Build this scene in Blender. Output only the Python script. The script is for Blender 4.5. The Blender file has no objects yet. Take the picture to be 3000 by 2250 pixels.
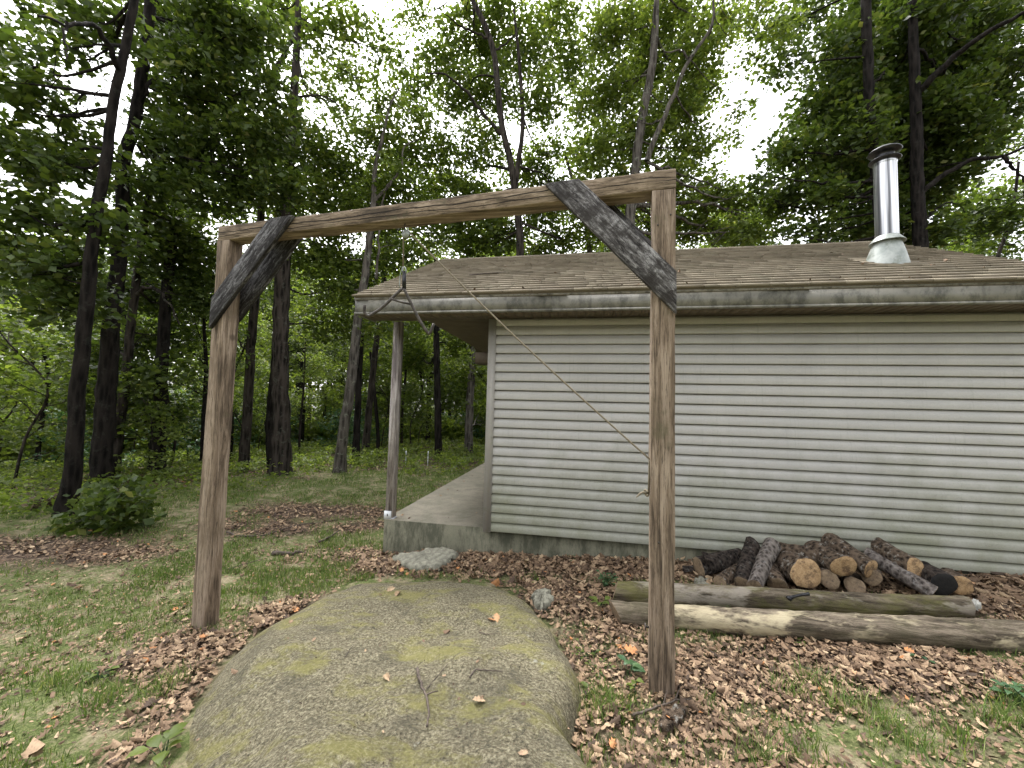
import bpy, math, random
import numpy as np
from mathutils import Matrix, Vector
R_ = math.radians
rng = np.random.default_rng(7)
random.seed(7)

# ------------------------------------------------------------------ camera, sky, sun, exposure
sc = bpy.context.scene
CAM = np.array([0.0, 0.0, 1.75])
YAW, PITCH, ROLL, FPX = 0.176969, 0.0563966, 0.0262358, 1151.05      # FPX for a 3000 px wide picture
_f = np.array([-math.sin(YAW)*math.cos(PITCH), math.cos(YAW)*math.cos(PITCH), math.sin(PITCH)])
_r0 = np.array([math.cos(YAW), math.sin(YAW), 0.0]); _u0 = np.cross(_r0, _f)
_r = math.cos(ROLL)*_r0 + math.sin(ROLL)*_u0; _u = np.cross(_r, _f)
cd = bpy.data.cameras.new('camera'); cam = bpy.data.objects.new('camera', cd)
sc.collection.objects.link(cam); sc.camera = cam
cd.sensor_fit = 'HORIZONTAL'; cd.sensor_width = 36; cd.lens = 36*FPX/3000
cd.clip_start = 0.05; cd.clip_end = 600
M = Matrix([[_r[0], _u[0], -_f[0], CAM[0]], [_r[1], _u[1], -_f[1], CAM[1]], [_r[2], _u[2], -_f[2], CAM[2]], [0, 0, 0, 1]])
cam.matrix_world = M

SUN_EL, SUN_AZ = 62, -35
w = bpy.data.worlds.new('World'); sc.world = w; w.use_nodes = True
nt = w.node_tree; nt.nodes.clear()
sky = nt.nodes.new('ShaderNodeTexSky'); sky.sky_type = 'NISHITA'; sky.sun_disc = False
sky.sun_elevation = R_(SUN_EL); sky.sun_rotation = R_(SUN_AZ); sky.dust_density = 4.0; sky.air_density = 1.0; sky.ozone_density = 1.0
hs = nt.nodes.new('ShaderNodeHueSaturation'); hs.inputs['Saturation'].default_value = 0.12; hs.inputs['Value'].default_value = 1.0
bg = nt.nodes.new('ShaderNodeBackground'); bg.inputs[1].default_value = 0.15
wo = nt.nodes.new('ShaderNodeOutputWorld')
nt.links.new(sky.outputs[0], hs.inputs['Color']); nt.links.new(hs.outputs[0], bg.inputs[0]); nt.links.new(bg.outputs[0], wo.inputs[0])
sl = bpy.data.lights.new('sun', 'SUN'); sl.energy = 1.0; sl.angle = R_(30); sl.color = (1.0, 0.97, 0.93)
sun = bpy.data.objects.new('sun', sl); sc.collection.objects.link(sun)
_az = R_(SUN_AZ)
sdir = Vector((math.sin(_az)*math.cos(R_(SUN_EL)), math.cos(_az)*math.cos(R_(SUN_EL)), math.sin(R_(SUN_EL))))
sun.rotation_euler = sdir.to_track_quat('Z', 'Y').to_euler(); sun.location = (0, 0, 30)
sc.view_settings.view_transform = 'Standard'; sc.view_settings.look = 'None'
sc.view_settings.exposure = 2.12; sc.view_settings.gamma = 1.0
sc.render.engine = 'CYCLES'
sc.cycles.max_bounces = 9; sc.cycles.diffuse_bounces = 6; sc.cycles.glossy_bounces = 2; sc.cycles.transmission_bounces = 3
sc.cycles.use_denoising = True
sc.cycles.sample_clamp_indirect = 6

# ------------------------------------------------------------------ measuring helpers (picture measurements -> places in the yard)
def ray(x, y): return _r*(x-1500)/FPX - _u*(y-1125)/FPX + _f
def onz(x, y, z): d = ray(x, y); return CAM + d*((z-CAM[2])/d[2])
def ony(x, y, Y): d = ray(x, y); return CAM + d*(Y/d[1])
def far(x, y, d): return CAM + ray(x, y)*d
KV = 3000/2212.0
def V(x, y, d): return far(x*KV, y*KV, d)

# ------------------------------------------------------------------ terrain height
_cp = np.array([(.56,2.54,.05),(-3.2,2.9,-.20),(-2.5,4.75,-.17),(-1.1,4.7,-.04),(1.16,4.7,.05),(4.3,4.7,.20),(0,0,.12),(3.2,1.5,.2),
    (-4,0,-.2),(-8,6.5,-.33),(-10,6.8,-.37),(-7.5,9,-.28),(-5,10,-.20),(0,14,-.12),(6,12,.05),(-12,14,-.5),(-15,4,-.65),(-20,30,-1.0),(0,40,-.7),(20,30,-.4),
    (12,2,.6),(0,-6,.2),(-10,-5,-.5),(12,-5,.8),(-45,45,-3),(45,45,0),(-45,-10,-2.5),(45,-10,1.2),(0,70,-2)])
def _tps(r2): return 0.5*r2*np.log(r2+1e-9)
_n = len(_cp)
_K = _tps(((_cp[:, None, :2]-_cp[None, :, :2])**2).sum(-1)) + np.eye(_n)*2.0
_P = np.c_[np.ones(_n), _cp[:, :2]]
_W = np.linalg.solve(np.block([[_K, _P], [_P.T, np.zeros((3, 3))]]), np.r_[_cp[:, 2], 0, 0, 0])
def vnoise(x, y, s, seed=0):
    x = np.asarray(x, float)*s + seed*17.13; y = np.asarray(y, float)*s + seed*9.71
    xi = np.floor(x).astype(np.int64); yi = np.floor(y).astype(np.int64); fx = x-xi; fy = y-yi
    fx = fx*fx*(3-2*fx); fy = fy*fy*(3-2*fy)
    def h(a, b):
        n = (a*374761393 + b*668265263 + seed*144269) & 0x7fffffff
        n = ((n ^ (n >> 13))*1274126177) & 0x7fffffff
        return ((n ^ (n >> 16)) & 0xffff)/65535.0
    return (h(xi, yi)*(1-fx)+h(xi+1, yi)*fx)*(1-fy) + (h(xi, yi+1)*(1-fx)+h(xi+1, yi+1)*fx)*fy
def gz(x, y):
    x = np.asarray(x, float); y = np.asarray(y, float); sh = x.shape; x = np.clip(x.ravel(), -60, 60); y = np.clip(y.ravel(), -30, 75)
    out = np.empty(x.size)
    for i in range(0, x.size, 20000):
        a, b = x[i:i+20000], y[i:i+20000]
        k = _tps((a[:, None]-_cp[None, :, 0])**2 + (b[:, None]-_cp[None, :, 1])**2)
        out[i:i+20000] = k@_W[:_n] + _W[_n] + _W[_n+1]*a + _W[_n+2]*b
    out += (vnoise(x, y, 1.3, 3)-.5)*.05 + (vnoise(x, y, 4.0, 4)-.5)*.02
    return out.reshape(sh)
def g1(x, y): return float(gz(np.array([x]), np.array([y]))[0])
def G(x, y, off=0.0):                              # picture measurement -> point on the ground
    d = ray(x, y); t = np.geomspace(.8, 60, 400); P = CAM+np.outer(t, d)
    h = P[:, 2]-off-gz(P[:, 0], P[:, 1]); k = np.nonzero(h < 0)[0]; k = k[0] if len(k) else len(t)-1
    u = h[k-1]/(h[k-1]-h[k]+1e-9); p = CAM+d*(t[k-1]*(1-u)+t[k]*u)
    return np.array([p[0], p[1], g1(p[0], p[1])+off])
def GV(x, y, off=0.0): return G(x*KV, y*KV, off)

# ------------------------------------------------------------------ object helpers
COL = sc.collection
LOC = {}
def tag(o, label=None, cat=None, group=None, kind=None):
    if label: o['label'] = label
    if cat: o['category'] = cat
    if group: o['group'] = group
    if kind: o['kind'] = kind
    return o
def empty(name, loc, label, cat, group=None):
    o = bpy.data.objects.new(name, None); COL.objects.link(o); o.location = tuple(loc)
    o.empty_display_size = .2
    LOC[o.name] = np.array(loc, float); return tag(o, label, cat, group)
def mesh(name, v, f, mat, smooth=False, attr=None, mats=None, midx=None):
    v = np.ascontiguousarray(v, np.float32); me = bpy.data.meshes.new(name)
    if isinstance(f, np.ndarray): ks = np.full(len(f), f.shape[1]); lv = f.ravel()
    else: ks = np.array([len(a) for a in f]); lv = np.concatenate([np.asarray(a) for a in f])
    me.vertices.add(len(v)); me.vertices.foreach_set('co', v.ravel())
    me.loops.add(len(lv)); me.loops.foreach_set('vertex_index', lv.astype(np.int32))
    me.polygons.add(len(ks)); me.polygons.foreach_set('loop_start', (np.cumsum(ks)-ks).astype(np.int32))
    if smooth: me.polygons.foreach_set('use_smooth', np.ones(len(ks), bool))
    for m_ in (mats or [mat]): me.materials.append(m_)
    if midx is not None: me.polygons.foreach_set('material_index', np.asarray(midx, np.int32))
    if attr:
        for k, a in attr.items():
            at_ = me.attributes.new(k, 'FLOAT', 'POINT'); at_.data.foreach_set('value', np.asarray(a, np.float32))
    me.update(calc_edges=True); me.validate()
    return me
def obj(name, v, f, mat, parent=None, **kw):
    v = np.asarray(v, float)
    org = LOC[parent.name] if parent is not None else v.mean(0)
    if parent is not None and parent.name not in LOC: org = LOC['']
    o = bpy.data.objects.new(name, mesh(name, v-org, f, mat, **kw)); COL.objects.link(o)
    if parent is not None: o.parent = parent
    else: o.location = tuple(org)
    LOC[o.name] = org
    return o
class MB:
    def __init__(s): s.v = []; s.f = []; s.n = 0; s.a = []; s.m = []
    def add(s, v, f, a=0.5, m=0):
        v = np.asarray(v, float); s.v.append(v); s.f += [[i+s.n for i in q] for q in f]; s.m += [m]*len(f)
        s.a.append(np.full(len(v), a) if np.isscalar(a) else np.asarray(a)); s.n += len(v)
    def hexa(s, p, a=0.5, m=0):   # 8 points: bottom 4 ccw, top 4 ccw
        s.add(p, [[3,2,1,0],[4,5,6,7],[0,1,5,4],[1,2,6,5],[2,3,7,6],[3,0,4,7]], a, m)
    def box(s, x0, x1, y0, y1, z0, z1, a=0.5, m=0):
        s.hexa([(x0,y0,z0),(x1,y0,z0),(x1,y1,z0),(x0,y1,z0),(x0,y0,z1),(x1,y0,z1),(x1,y1,z1),(x0,y1,z1)], a, m)
    def tube(s, pts, rad, seg=10, cap=True, a=0.5, jit=0.0, m=0, capm=None):
        v, f = tube(pts, rad, seg, jit); 
        s.add(v, f, a, m)
        if cap:
            n = len(pts); b = s.n-len(v)
            c0 = [b+i for i in range(seg)][::-1]; c1 = [b+(n-1)*seg+i for i in range(seg)]
            s.f += [c0, c1]; s.m += [capm if capm is not None else m]*2
    def build(s, name, mat, parent=None, smooth=False, mats=None):
        return obj(name, np.concatenate(s.v), s.f, mat, parent, smooth=smooth, attr={'rnd': np.concatenate(s.a)}, mats=mats, midx=s.m)
def tube(pts, rad, seg=10, jit=0.0):
    pts = np.asarray(pts, float); n = len(pts); rad = np.broadcast_to(np.asarray(rad, float), (n,))
    t = np.gradient(pts, axis=0); t /= np.linalg.norm(t, axis=1)[:, None]+1e-12
    a = np.array([0, 0, 1.0]) if abs(t[0][2]) < .9 else np.array([1.0, 0, 0])
    u = np.cross(t[0], a); u /= np.linalg.norm(u); out = []
    th = np.linspace(0, 2*np.pi, seg, endpoint=False)
    for i in range(n):
        u = u - t[i]*(u@t[i]); u /= np.linalg.norm(u); q = np.cross(t[i], u)
        rr = rad[i]*(1+jit*(rng.random(seg)-.5)*2)
        out.append(pts[i]+np.outer(np.cos(th)*rr, u)+np.outer(np.sin(th)*rr, q))
    f = []
    for i in range(n-1):
        for j in range(seg):
            k = (j+1) % seg; f.append([i*seg+j, i*seg+k, (i+1)*seg+k, (i+1)*seg+j])
    return np.concatenate(out), f
def smoothpath(p, n):
    p = np.asarray(p, float)
    if len(p) < 3: return np.array([p[0]+(p[-1]-p[0])*t for t in np.linspace(0, 1, n)])
    d = np.r_[0, np.cumsum(np.linalg.norm(np.diff(p, axis=0), axis=1))]; d /= d[-1]
    m = np.gradient(p, d, axis=0); t = np.linspace(0, 1, n); out = []
    for x in t:
        i = min(np.searchsorted(d, x, side='right')-1, len(p)-2); h = d[i+1]-d[i]; s = (x-d[i])/h
        out.append((2*s**3-3*s*s+1)*p[i]+(s**3-2*s*s+s)*h*m[i]+(-2*s**3+3*s*s)*p[i+1]+(s**3-s*s)*h*m[i+1])
    return np.array(out)

# ------------------------------------------------------------------ materials
def nodes(name):
    m = bpy.data.materials.new(name); m.use_nodes = True; t = m.node_tree; t.nodes.clear()
    o = t.nodes.new('ShaderNodeOutputMaterial'); b = t.nodes.new('ShaderNodeBsdfPrincipled')
    t.links.new(b.outputs[0], o.inputs[0]); return m, t, b, o
def N(t, ty, **kw):
    n = t.nodes.new('ShaderNode'+ty)
    for k, v in kw.items():
        if k in n.inputs.keys() if hasattr(n.inputs, 'keys') else False: n.inputs[k].default_value = v
        else: setattr(n, k, v)
    return n
def ramp(t, fac, stops, interp='LINEAR'):
    r = t.nodes.new('ShaderNodeValToRGB'); e = r.color_ramp; e.interpolation = interp
    while len(e.elements) < len(stops): e.elements.new(.5)
    for el, (p, c) in zip(e.elements, stops):
        el.position = p; el.color = (c[0], c[1], c[2], 1) if not np.isscalar(c) else (c, c, c, 1)
    t.links.new(fac, r.inputs[0]); return r.outputs[0]
def noise(t, scale, detail=4, rough=.6, stretch=(1, 1, 1), dist=0.0, off=(0, 0, 0), coord='Object'):
    tc = t.nodes.new('ShaderNodeTexCoord'); mp = t.nodes.new('ShaderNodeMapping'); mp.inputs['Scale'].default_value = stretch
    mp.inputs['Location'].default_value = off
    n = t.nodes.new('ShaderNodeTexNoise'); n.inputs['Scale'].default_value = scale; n.inputs['Detail'].default_value = detail
    n.inputs['Roughness'].default_value = rough; n.inputs['Distortion'].default_value = dist
    t.links.new(tc.outputs[coord], mp.inputs[0]); t.links.new(mp.outputs[0], n.inputs['Vector']); return n.outputs['Fac']
def voro(t, scale, out='Distance', stretch=(1, 1, 1), feature='F1'):
    tc = t.nodes.new('ShaderNodeTexCoord'); mp = t.nodes.new('ShaderNodeMapping'); mp.inputs['Scale'].default_value = stretch
    n = t.nodes.new('ShaderNodeTexVoronoi'); n.inputs['Scale'].default_value = scale; n.feature = feature
    t.links.new(tc.outputs['Object'], mp.inputs[0]); t.links.new(mp.outputs[0], n.inputs['Vector']); return n.outputs[out]
def mix(t, a, b, fac, mode='MIX'):
    n = t.nodes.new('ShaderNodeMix'); n.data_type = 'RGBA'; n.blend_type = mode
    for s, v in ((n.inputs[0], fac), (n.inputs[6], a), (n.inputs[7], b)):
        if hasattr(v, 'is_linked') or isinstance(v, bpy.types.NodeSocket): t.links.new(v, s)
        elif np.isscalar(v): s.default_value = v
        else: s.default_value = (*v, 1)
    return n.outputs[2]
def math_(t, op, a, b=0.5, clamp=False):
    n = t.nodes.new('ShaderNodeMath'); n.operation = op; n.use_clamp = clamp
    for s, v in ((n.inputs[0], a), (n.inputs[1], b)):
        if isinstance(v, bpy.types.NodeSocket): t.links.new(v, s)
        else: s.default_value = v
    return n.outputs[0]
def attr(t, name='rnd'):
    n = t.nodes.new('ShaderNodeAttribute'); n.attribute_name = name; return n.outputs['Fac']
def bump(t, b, h, strength=.5, dist=.01):
    n = t.nodes.new('ShaderNodeBump'); n.inputs['Strength'].default_value = strength; n.inputs['Distance'].default_value = dist
    t.links.new(h, n.inputs['Height']); t.links.new(n.outputs[0], b.inputs['Normal'])
def col(t, b, c):
    if isinstance(c, bpy.types.NodeSocket): t.links.new(c, b.inputs['Base Color'])
    else: b.inputs['Base Color'].default_value = (*c, 1)
def objz(t, comp='Z', coord='Object'):
    tc = t.nodes.new('ShaderNodeTexCoord'); s = t.nodes.new('ShaderNodeSeparateXYZ'); t.links.new(tc.outputs[coord], s.inputs[0]); return s.outputs[comp]

def wood(name, dark, mid, light, axis=2, scale=30, spec=.2, crack=(), moss=None, sx=.06):
    m, t, b, o = nodes(name); st = [1, 1, 1]; st[axis] = sx
    g = noise(t, scale, 8, .75, st, .9); g2 = noise(t, scale*.3, 3, .5, [s_ if i != axis else .1 for i, s_ in enumerate((1, 1, 1))], 1.2)
    h = math_(t, 'ADD', math_(t, 'MULTIPLY', g, .6), math_(t, 'MULTIPLY', g2, .4))
    c = ramp(t, h, [(.41, dark), (.49, mid), (.58, light)])
    blot = noise(t, 3, 3, .6); c = mix(t, c, tuple(x*.55 for x in mid), math_(t, 'MULTIPLY', ramp(t, blot, [(.55, 0), (.75, 1)]), .5))
    fine = noise(t, scale*4, 3, .8, st); c = mix(t, c, tuple(x*.5 for x in dark), ramp(t, fine, [(.54, 0), (.66, .75)]))
    if moss: c = mix(t, c, moss[0], math_(t, 'MULTIPLY', ramp(t, noise(t, moss[1], 5, .7), [(moss[2], 0), (moss[2]+.1, 1)]), moss[3]))
    kn = voro(t, 2.6, 'Distance', [1, 1, 1] if axis == 2 else [1, 1, 1]); kn = ramp(t, kn, [(.05, 1), (.10, 0)]); c = mix(t, c, tuple(x*.45 for x in mid), math_(t, 'MULTIPLY', kn, .8))
    hh = math_(t, 'ADD', h, math_(t, 'MULTIPLY', fine, .5))
    for z0, slope, amp, wd, sd in crack:      # long drying cracks that follow the grain
        lx = objz(t, 'XYZ'[axis]); lz = objz(t, 'Z' if axis == 0 else 'X'); n1 = noise(t, 1.1, 4, .6, (1, 0, 0) if axis == 0 else (0, 0, 1), off=(sd, sd, sd))
        pos = math_(t, 'ADD', math_(t, 'MULTIPLY', math_(t, 'SUBTRACT', n1, .5), amp), math_(t, 'MULTIPLY', lx, slope))
        dd = math_(t, 'ABSOLUTE', math_(t, 'SUBTRACT', math_(t, 'SUBTRACT', lz, z0), pos), 0)
        wv = math_(t, 'MULTIPLY', ramp(t, noise(t, 1.7, 2, .5, (1, 0, 0) if axis == 0 else (0, 0, 1), off=(sd+3, sd, sd+1)), [(.34, 0), (.46, 1)]), wd)
        k = math_(t, 'LESS_THAN', dd, wv); c = mix(t, c, (.012, .009, .007), math_(t, 'MULTIPLY', k, .92)); hh = math_(t, 'SUBTRACT', hh, k)
    col(t, b, c); b.inputs['Roughness'].default_value = .85; b.inputs['Specular IOR Level'].default_value = spec
    bump(t, b, hh, .8, .008); return m
def leafmat(name, stops, trans=.4, rough=.45):
    m, t, b, o = nodes(name); a = attr(t)
    c = ramp(t, a, stops); col(t, b, c); b.inputs['Roughness'].default_value = rough; b.inputs['Specular IOR Level'].default_value = .35
    tr = t.nodes.new('ShaderNodeBsdfTranslucent'); mx = t.nodes.new('ShaderNodeMixShader'); mx.inputs[0].default_value = trans
    c2 = mix(t, c, (1.1, 1.18, .35), .75, 'MULTIPLY'); t.links.new(c2, tr.inputs['Color'])
    t.links.new(b.outputs[0], mx.inputs[1]); t.links.new(tr.outputs[0], mx.inputs[2]); t.links.new(mx.outputs[0], o.inputs[0]); return m
MAT = {}
MAT['leaf_dark'] = leafmat('oak_leaf', [(0, (.040, .064, .018)), (.5, (.073, .110, .026)), (.9, (.13, .17, .038)), (1, (.2, .21, .07))], .45)
MAT['leaf_mid'] = leafmat('maple_leaf', [(0, (.060, .09, .024)), (.5, (.11, .155, .034)), (.9, (.19, .235, .055)), (1, (.28, .28, .1))], .58)
MAT['leaf_light'] = leafmat('hickory_leaf', [(0, (.08, .115, .03)), (.5, (.145, .195, .045)), (.9, (.23, .28, .07)), (1, (.34, .33, .12))], .58)
MAT['leaf_blue'] = leafmat('shrub_leaf', [(0, (.035, .08, .04)), (.5, (.055, .12, .05)), (1, (.1, .17, .07))], .35)
def barkmat(name, dark, light, lich, amt=.5, k=1.5, zs=.16):
    m, t, b, o = nodes(name)
    g = noise(t, 14*k, 8, .78, (1, 1, zs), .8); v = voro(t, 9*k, 'Distance', (1, 1, zs))
    h = math_(t, 'ADD', math_(t, 'MULTIPLY', g, .6), math_(t, 'MULTIPLY', v, .5))
    c = ramp(t, h, [(.38, dark), (.52, tuple((a+b_)/2 for a, b_ in zip(dark, light))), (.66, light)])
    c = mix(t, c, lich, math_(t, 'MULTIPLY', ramp(t, noise(t, 6*(1 if k < 2 else 3), 6, .75), [(.56, 0), (.62, 1)]), amt))
    col(t, b, c); b.inputs['Roughness'].default_value = .95; b.inputs['Specular IOR Level'].default_value = .15
    bump(t, b, h, 1.0, .05); return m
MAT['bark'] = barkmat('oak_bark', (.008, .0065, .0055), (.055, .045, .038), (.13, .14, .11), .3)
MAT['bark_grey'] = barkmat('grey_bark', (.03, .026, .022), (.13, .115, .10), (.24, .25, .20), .6)
MAT['bark_black'] = barkmat('black_bark', (.003, .0025, .002), (.022, .018, .016), (.10, .11, .09), .12)  # darkest bark tone, nearly black

def _ground():
    m, t, b, o = nodes('forest_ground'); g = attr(t, 'grass')
    vc = t.nodes.new('ShaderNodeTexVoronoi'); vc.inputs['Scale'].default_value = 26
    tc = t.nodes.new('ShaderNodeTexCoord'); t.links.new(tc.outputs['Object'], vc.inputs['Vector'])
    sp = t.nodes.new('ShaderNodeSeparateColor'); t.links.new(vc.outputs['Color'], sp.inputs[0])
    lit = ramp(t, sp.outputs[0], [(0, (.05, .034, .026)), (.35, (.11, .075, .055)), (.7, (.20, .14, .10)), (1, (.33, .25, .18))])
    lit = mix(t, lit, (.05, .036, .028), ramp(t, noise(t, 5, 6, .7), [(.42, 1), (.6, 0)]))
    fine = noise(t, 60, 5, .8)
    gr = ramp(t, fine, [(.3, (.045, .055, .022)), (.5, (.10, .128, .042)), (.68, (.22, .22, .10))])
    gr = mix(t, gr, (.30, .25, .165), ramp(t, noise(t, 4.5, 7, .78), [(.47, 0), (.60, .9)]))
    c = mix(t, lit, gr, g); col(t, b, c); b.inputs['Roughness'].default_value = .95; b.inputs['Specular IOR Level'].default_value = .1
    bump(t, b, math_(t, 'ADD', fine, vc.outputs['Distance']), .9, .02); return m
MAT['ground'] = _ground()
def _litter():
    m, t, b, o = nodes('dead_leaf'); a = attr(t)
    c = ramp(t, a, [(0, (.035, .024, .018)), (.24, (.10, .064, .040)), (.50, (.235, .155, .096)), (.78, (.39, .28, .175)), (.95, (.55, .42, .27)), (1, (.48, .21, .08))])
    c = mix(t, c, (.08, .05, .035), ramp(t, noise(t, 60, 4, .7), [(.48, 0), (.72, .7)]))
    col(t, b, c); b.inputs['Roughness'].default_value = .7; b.inputs['Specular IOR Level'].default_value = .25; return m
MAT['litter'] = _litter()
MAT['grass'] = leafmat('grass_blade', [(0, (.055, .09, .025)), (.4, (.11, .175, .042)), (.75, (.20, .26, .075)), (1, (.46, .40, .22))], .3, .6)

def _siding():
    m, t, b, o = nodes('vinyl_siding'); z = objz(t)
    c = ramp(t, noise(t, 1.3, 4, .6), [(.3, (.40, .388, .372)), (.7, (.475, .46, .44))])
    c = mix(t, c, (.36, .35, .33), 0.0)
    # algae film, a real stain: thick on the low courses and in patches
    zz = math_(t, 'ADD', math_(t, 'MULTIPLY', math_(t, 'SUBTRACT', 1.45, z), .55), math_(t, 'MULTIPLY', math_(t, 'SUBTRACT', noise(t, 1.4, 5, .7), .5), 1.5), )
    al = ramp(t, zz, [(.08, 0), (.75, .9)])
    c = mix(t, c, (.245, .25, .185), al)
    sp_ = ramp(t, noise(t, 55, 6, .85, (1, 1, 1.5)), [(.5, 0), (.66, .55)])
    c = mix(t, c, (.13, .13, .10), math_(t, 'MULTIPLY', sp_, ramp(t, zz, [(0, .35), (1, 1)])))
    streak = ramp(t, noise(t, 7, 4, .7, (6, 1, .25)), [(.55, 0), (.75, .3)]); c = mix(t, c, (.2, .2, .17), streak)
    col(t, b, c); b.inputs['Roughness'].default_value = .5; b.inputs['Specular IOR Level'].default_value = .3
    bump(t, b, noise(t, 120, 3, .6, (1, 1, 4)), .12, .002); return m
MAT['siding'] = _siding()
def flat(name, c1, c2, scale=4, rough=.6, dirt=None, metal=0, st=(1, 1, 1), bs=.15, spec=.4):
    m, t, b, o = nodes(name); c = ramp(t, noise(t, scale, 5, .7, st), [(.35, c1), (.65, c2)])
    if dirt: c = mix(t, c, dirt[0], math_(t, 'MULTIPLY', ramp(t, noise(t, dirt[1], 6, .75, dirt[4] if len(dirt) > 4 else (1, 1, 1)), [(dirt[2], 0), (dirt[2]+.15, 1)]), dirt[3]))
    col(t, b, c); b.inputs['Roughness'].default_value = rough; b.inputs['Metallic'].default_value = metal; b.inputs['Specular IOR Level'].default_value = spec
    bump(t, b, noise(t, 60, 4, .7), bs, .004); return m
MAT['trim'] = flat('trim_vinyl', (.31, .295, .275), (.37, .35, .33), 2, .5, ((.2, .22, .15), 8, .55, .5))
MAT['fascia'] = flat('fascia_metal', (.17, .163, .14), (.24, .23, .20), 3, .5, ((.05, .05, .042), 9, .46, .7, (1, 1, .6)))
MAT['drip'] = flat('drip_edge', (.15, .14, .12), (.30, .285, .26), 10, .55, ((.04, .035, .03), 14, .5, .8))
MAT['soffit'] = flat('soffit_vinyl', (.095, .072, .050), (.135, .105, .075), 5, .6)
def _shingle():
    m, t, b, o = nodes('roof_shingle'); a = attr(t)
    c = ramp(t, a, [(0, (.13, .108, .08)), (.5, (.225, .192, .142)), (1, (.31, .27, .205))])
    c = mix(t, c, (.10, .085, .06), math_(t, 'MULTIPLY', ramp(t, noise(t, 1.6, 6, .75, (.5, 1, 1)), [(.52, 0), (.68, 1)]), .65))
    c = mix(t, c, (.22, .21, .15), math_(t, 'MULTIPLY', ramp(t, noise(t, 2.3, 5, .75, off=(5, 2, 1)), [(.52, 0), (.7, 1)]), .5))
    sp_ = noise(t, 160, 3, .8); c = mix(t, c, (.06, .05, .04), ramp(t, sp_, [(.5, 0), (.7, .6)]))
    col(t, b, c); b.inputs['Roughness'].default_value = .95; b.inputs['Specular IOR Level'].default_value = .15; bump(t, b, sp_, .5, .003); return m
MAT['shingle'] = _shingle()
def _concrete(name, c1, c2, stain, thr, amt):
    m, t, b, o = nodes(name); c = ramp(t, noise(t, 2.2, 6, .7, (1, 1, 1)), [(.3, c1), (.7, c2)])
    c = mix(t, c, stain, math_(t, 'MULTIPLY', ramp(t, noise(t, 3.5, 6, .75, (1.4, 1.4, .45)), [(thr, 0), (thr+.14, 1)]), amt))
    sp_ = noise(t, 90, 4, .8); c = mix(t, c, (.42, .42, .36), ramp(t, sp_, [(.64, 0), (.75, .5)])); c = mix(t, c, (.05, .052, .035), ramp(t, noise(t, 50, 4, .8, off=(3, 3, 3)), [(.56, 0), (.72, .6)]))
    col(t, b, c); b.inputs['Roughness'].default_value = .9; b.inputs['Specular IOR Level'].default_value = .2; bump(t, b, sp_, .4, .004); return m
MAT['slab'] = _concrete('slab_concrete', (.20, .185, .145), (.31, .275, .22), (.16, .155, .115), .48, .6)
MAT['found'] = _concrete('stained_concrete', (.115, .112, .08), (.20, .19, .14), (.05, .052, .036), .45, .8)
def _rock():
    m, t, b, o = nodes('lichen_rock')
    n1 = noise(t, 58, 8, .85); c = ramp(t, n1, [(.37, (.042, .036, .024)), (.45, (.155, .136, .088)), (.53, (.31, .275, .18)), (.61, (.58, .53, .37))])
    n2 = noise(t, 130, 4, .8); c = mix(t, c, (.55, .52, .40), ramp(t, n2, [(.60, 0), (.68, .7)])); c = mix(t, c, (.035, .03, .022), ramp(t, n2, [(.30, .8), (.40, 0)]))
    c = mix(t, c, (.10, .092, .068), math_(t, 'MULTIPLY', ramp(t, noise(t, 3.2, 6, .75), [(.48, 0), (.66, 1)]), .65))
    c = mix(t, c, (.36, .34, .10), math_(t, 'MULTIPLY', ramp(t, noise(t, 2.0, 6, .75, (1, 1.7, 1), off=(4.3, 1.2, 0)), [(.50, 0), (.62, 1)]), .55))
    c = mix(t, c, (.50, .49, .42), math_(t, 'MULTIPLY', ramp(t, noise(t, 5.5, 5, .7, off=(9, 2, 3)), [(.68, 0), (.72, 1)]), .7))
    c = mix(t, c, (.045, .045, .035), math_(t, 'MULTIPLY', ramp(t, noise(t, 9, 6, .8, off=(1, 7, 3)), [(.60, 0), (.68, 1)]), .7))
    col(t, b, c); b.inputs['Roughness'].default_value = .93; b.inputs['Specular IOR Level'].default_value = .2
    bump(t, b, math_(t, 'ADD', math_(t, 'ADD', n1, math_(t, 'MULTIPLY', n2, .4)), noise(t, 12, 6, .8)), 1.0, .035); return m
MAT['rock'] = _rock()
MAT['stone'] = flat('field_stone', (.13, .125, .10), (.30, .29, .23), 14, .9, ((.06, .06, .045), 9, .55, .7), bs=.8, spec=.2)
MAT['timber_v'] = wood('post_timber', (.075, .056, .041), (.21, .156, .112), (.36, .285, .22), 2, 34, moss=((.11, .105, .06), 3, .62, .5))
MAT['timber_x'] = wood('beam_timber', (.075, .057, .040), (.21, .158, .110), (.36, .285, .21), 0, 34, crack=((3.222, 0.004, .09, .0045, 2.0), (3.192, 0.006, .07, .0032, 9.0)), moss=((.08, .085, .05), 5, .6, .6))
MAT['brace'] = wood('weathered_board_shaded', (.014, .012, .012), (.040, .037, .037), (.19, .185, .19), 0, 44, sx=.25)  # same board type as the right brace, its shade put into a darker colour
MAT['brace_lit'] = wood('weathered_board_lit', (.018, .016, .016), (.105, .098, .096), (.34, .33, .33), 0, 46, sx=.22, moss=((.03, .026, .024), 7, .48, .85))  # lit copy of the brace board, lightness put into the colour
MAT['greypost'] = wood('porch_post_wood', (.13, .11, .105), (.32, .285, .27), (.52, .48, .465), 2, 34)
MAT['galv'] = flat('galvanised_flashing', (.26, .285, .27), (.42, .44, .42), 7, .5, ((.12, .14, .10), 5, .48, .7), metal=.4)
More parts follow.
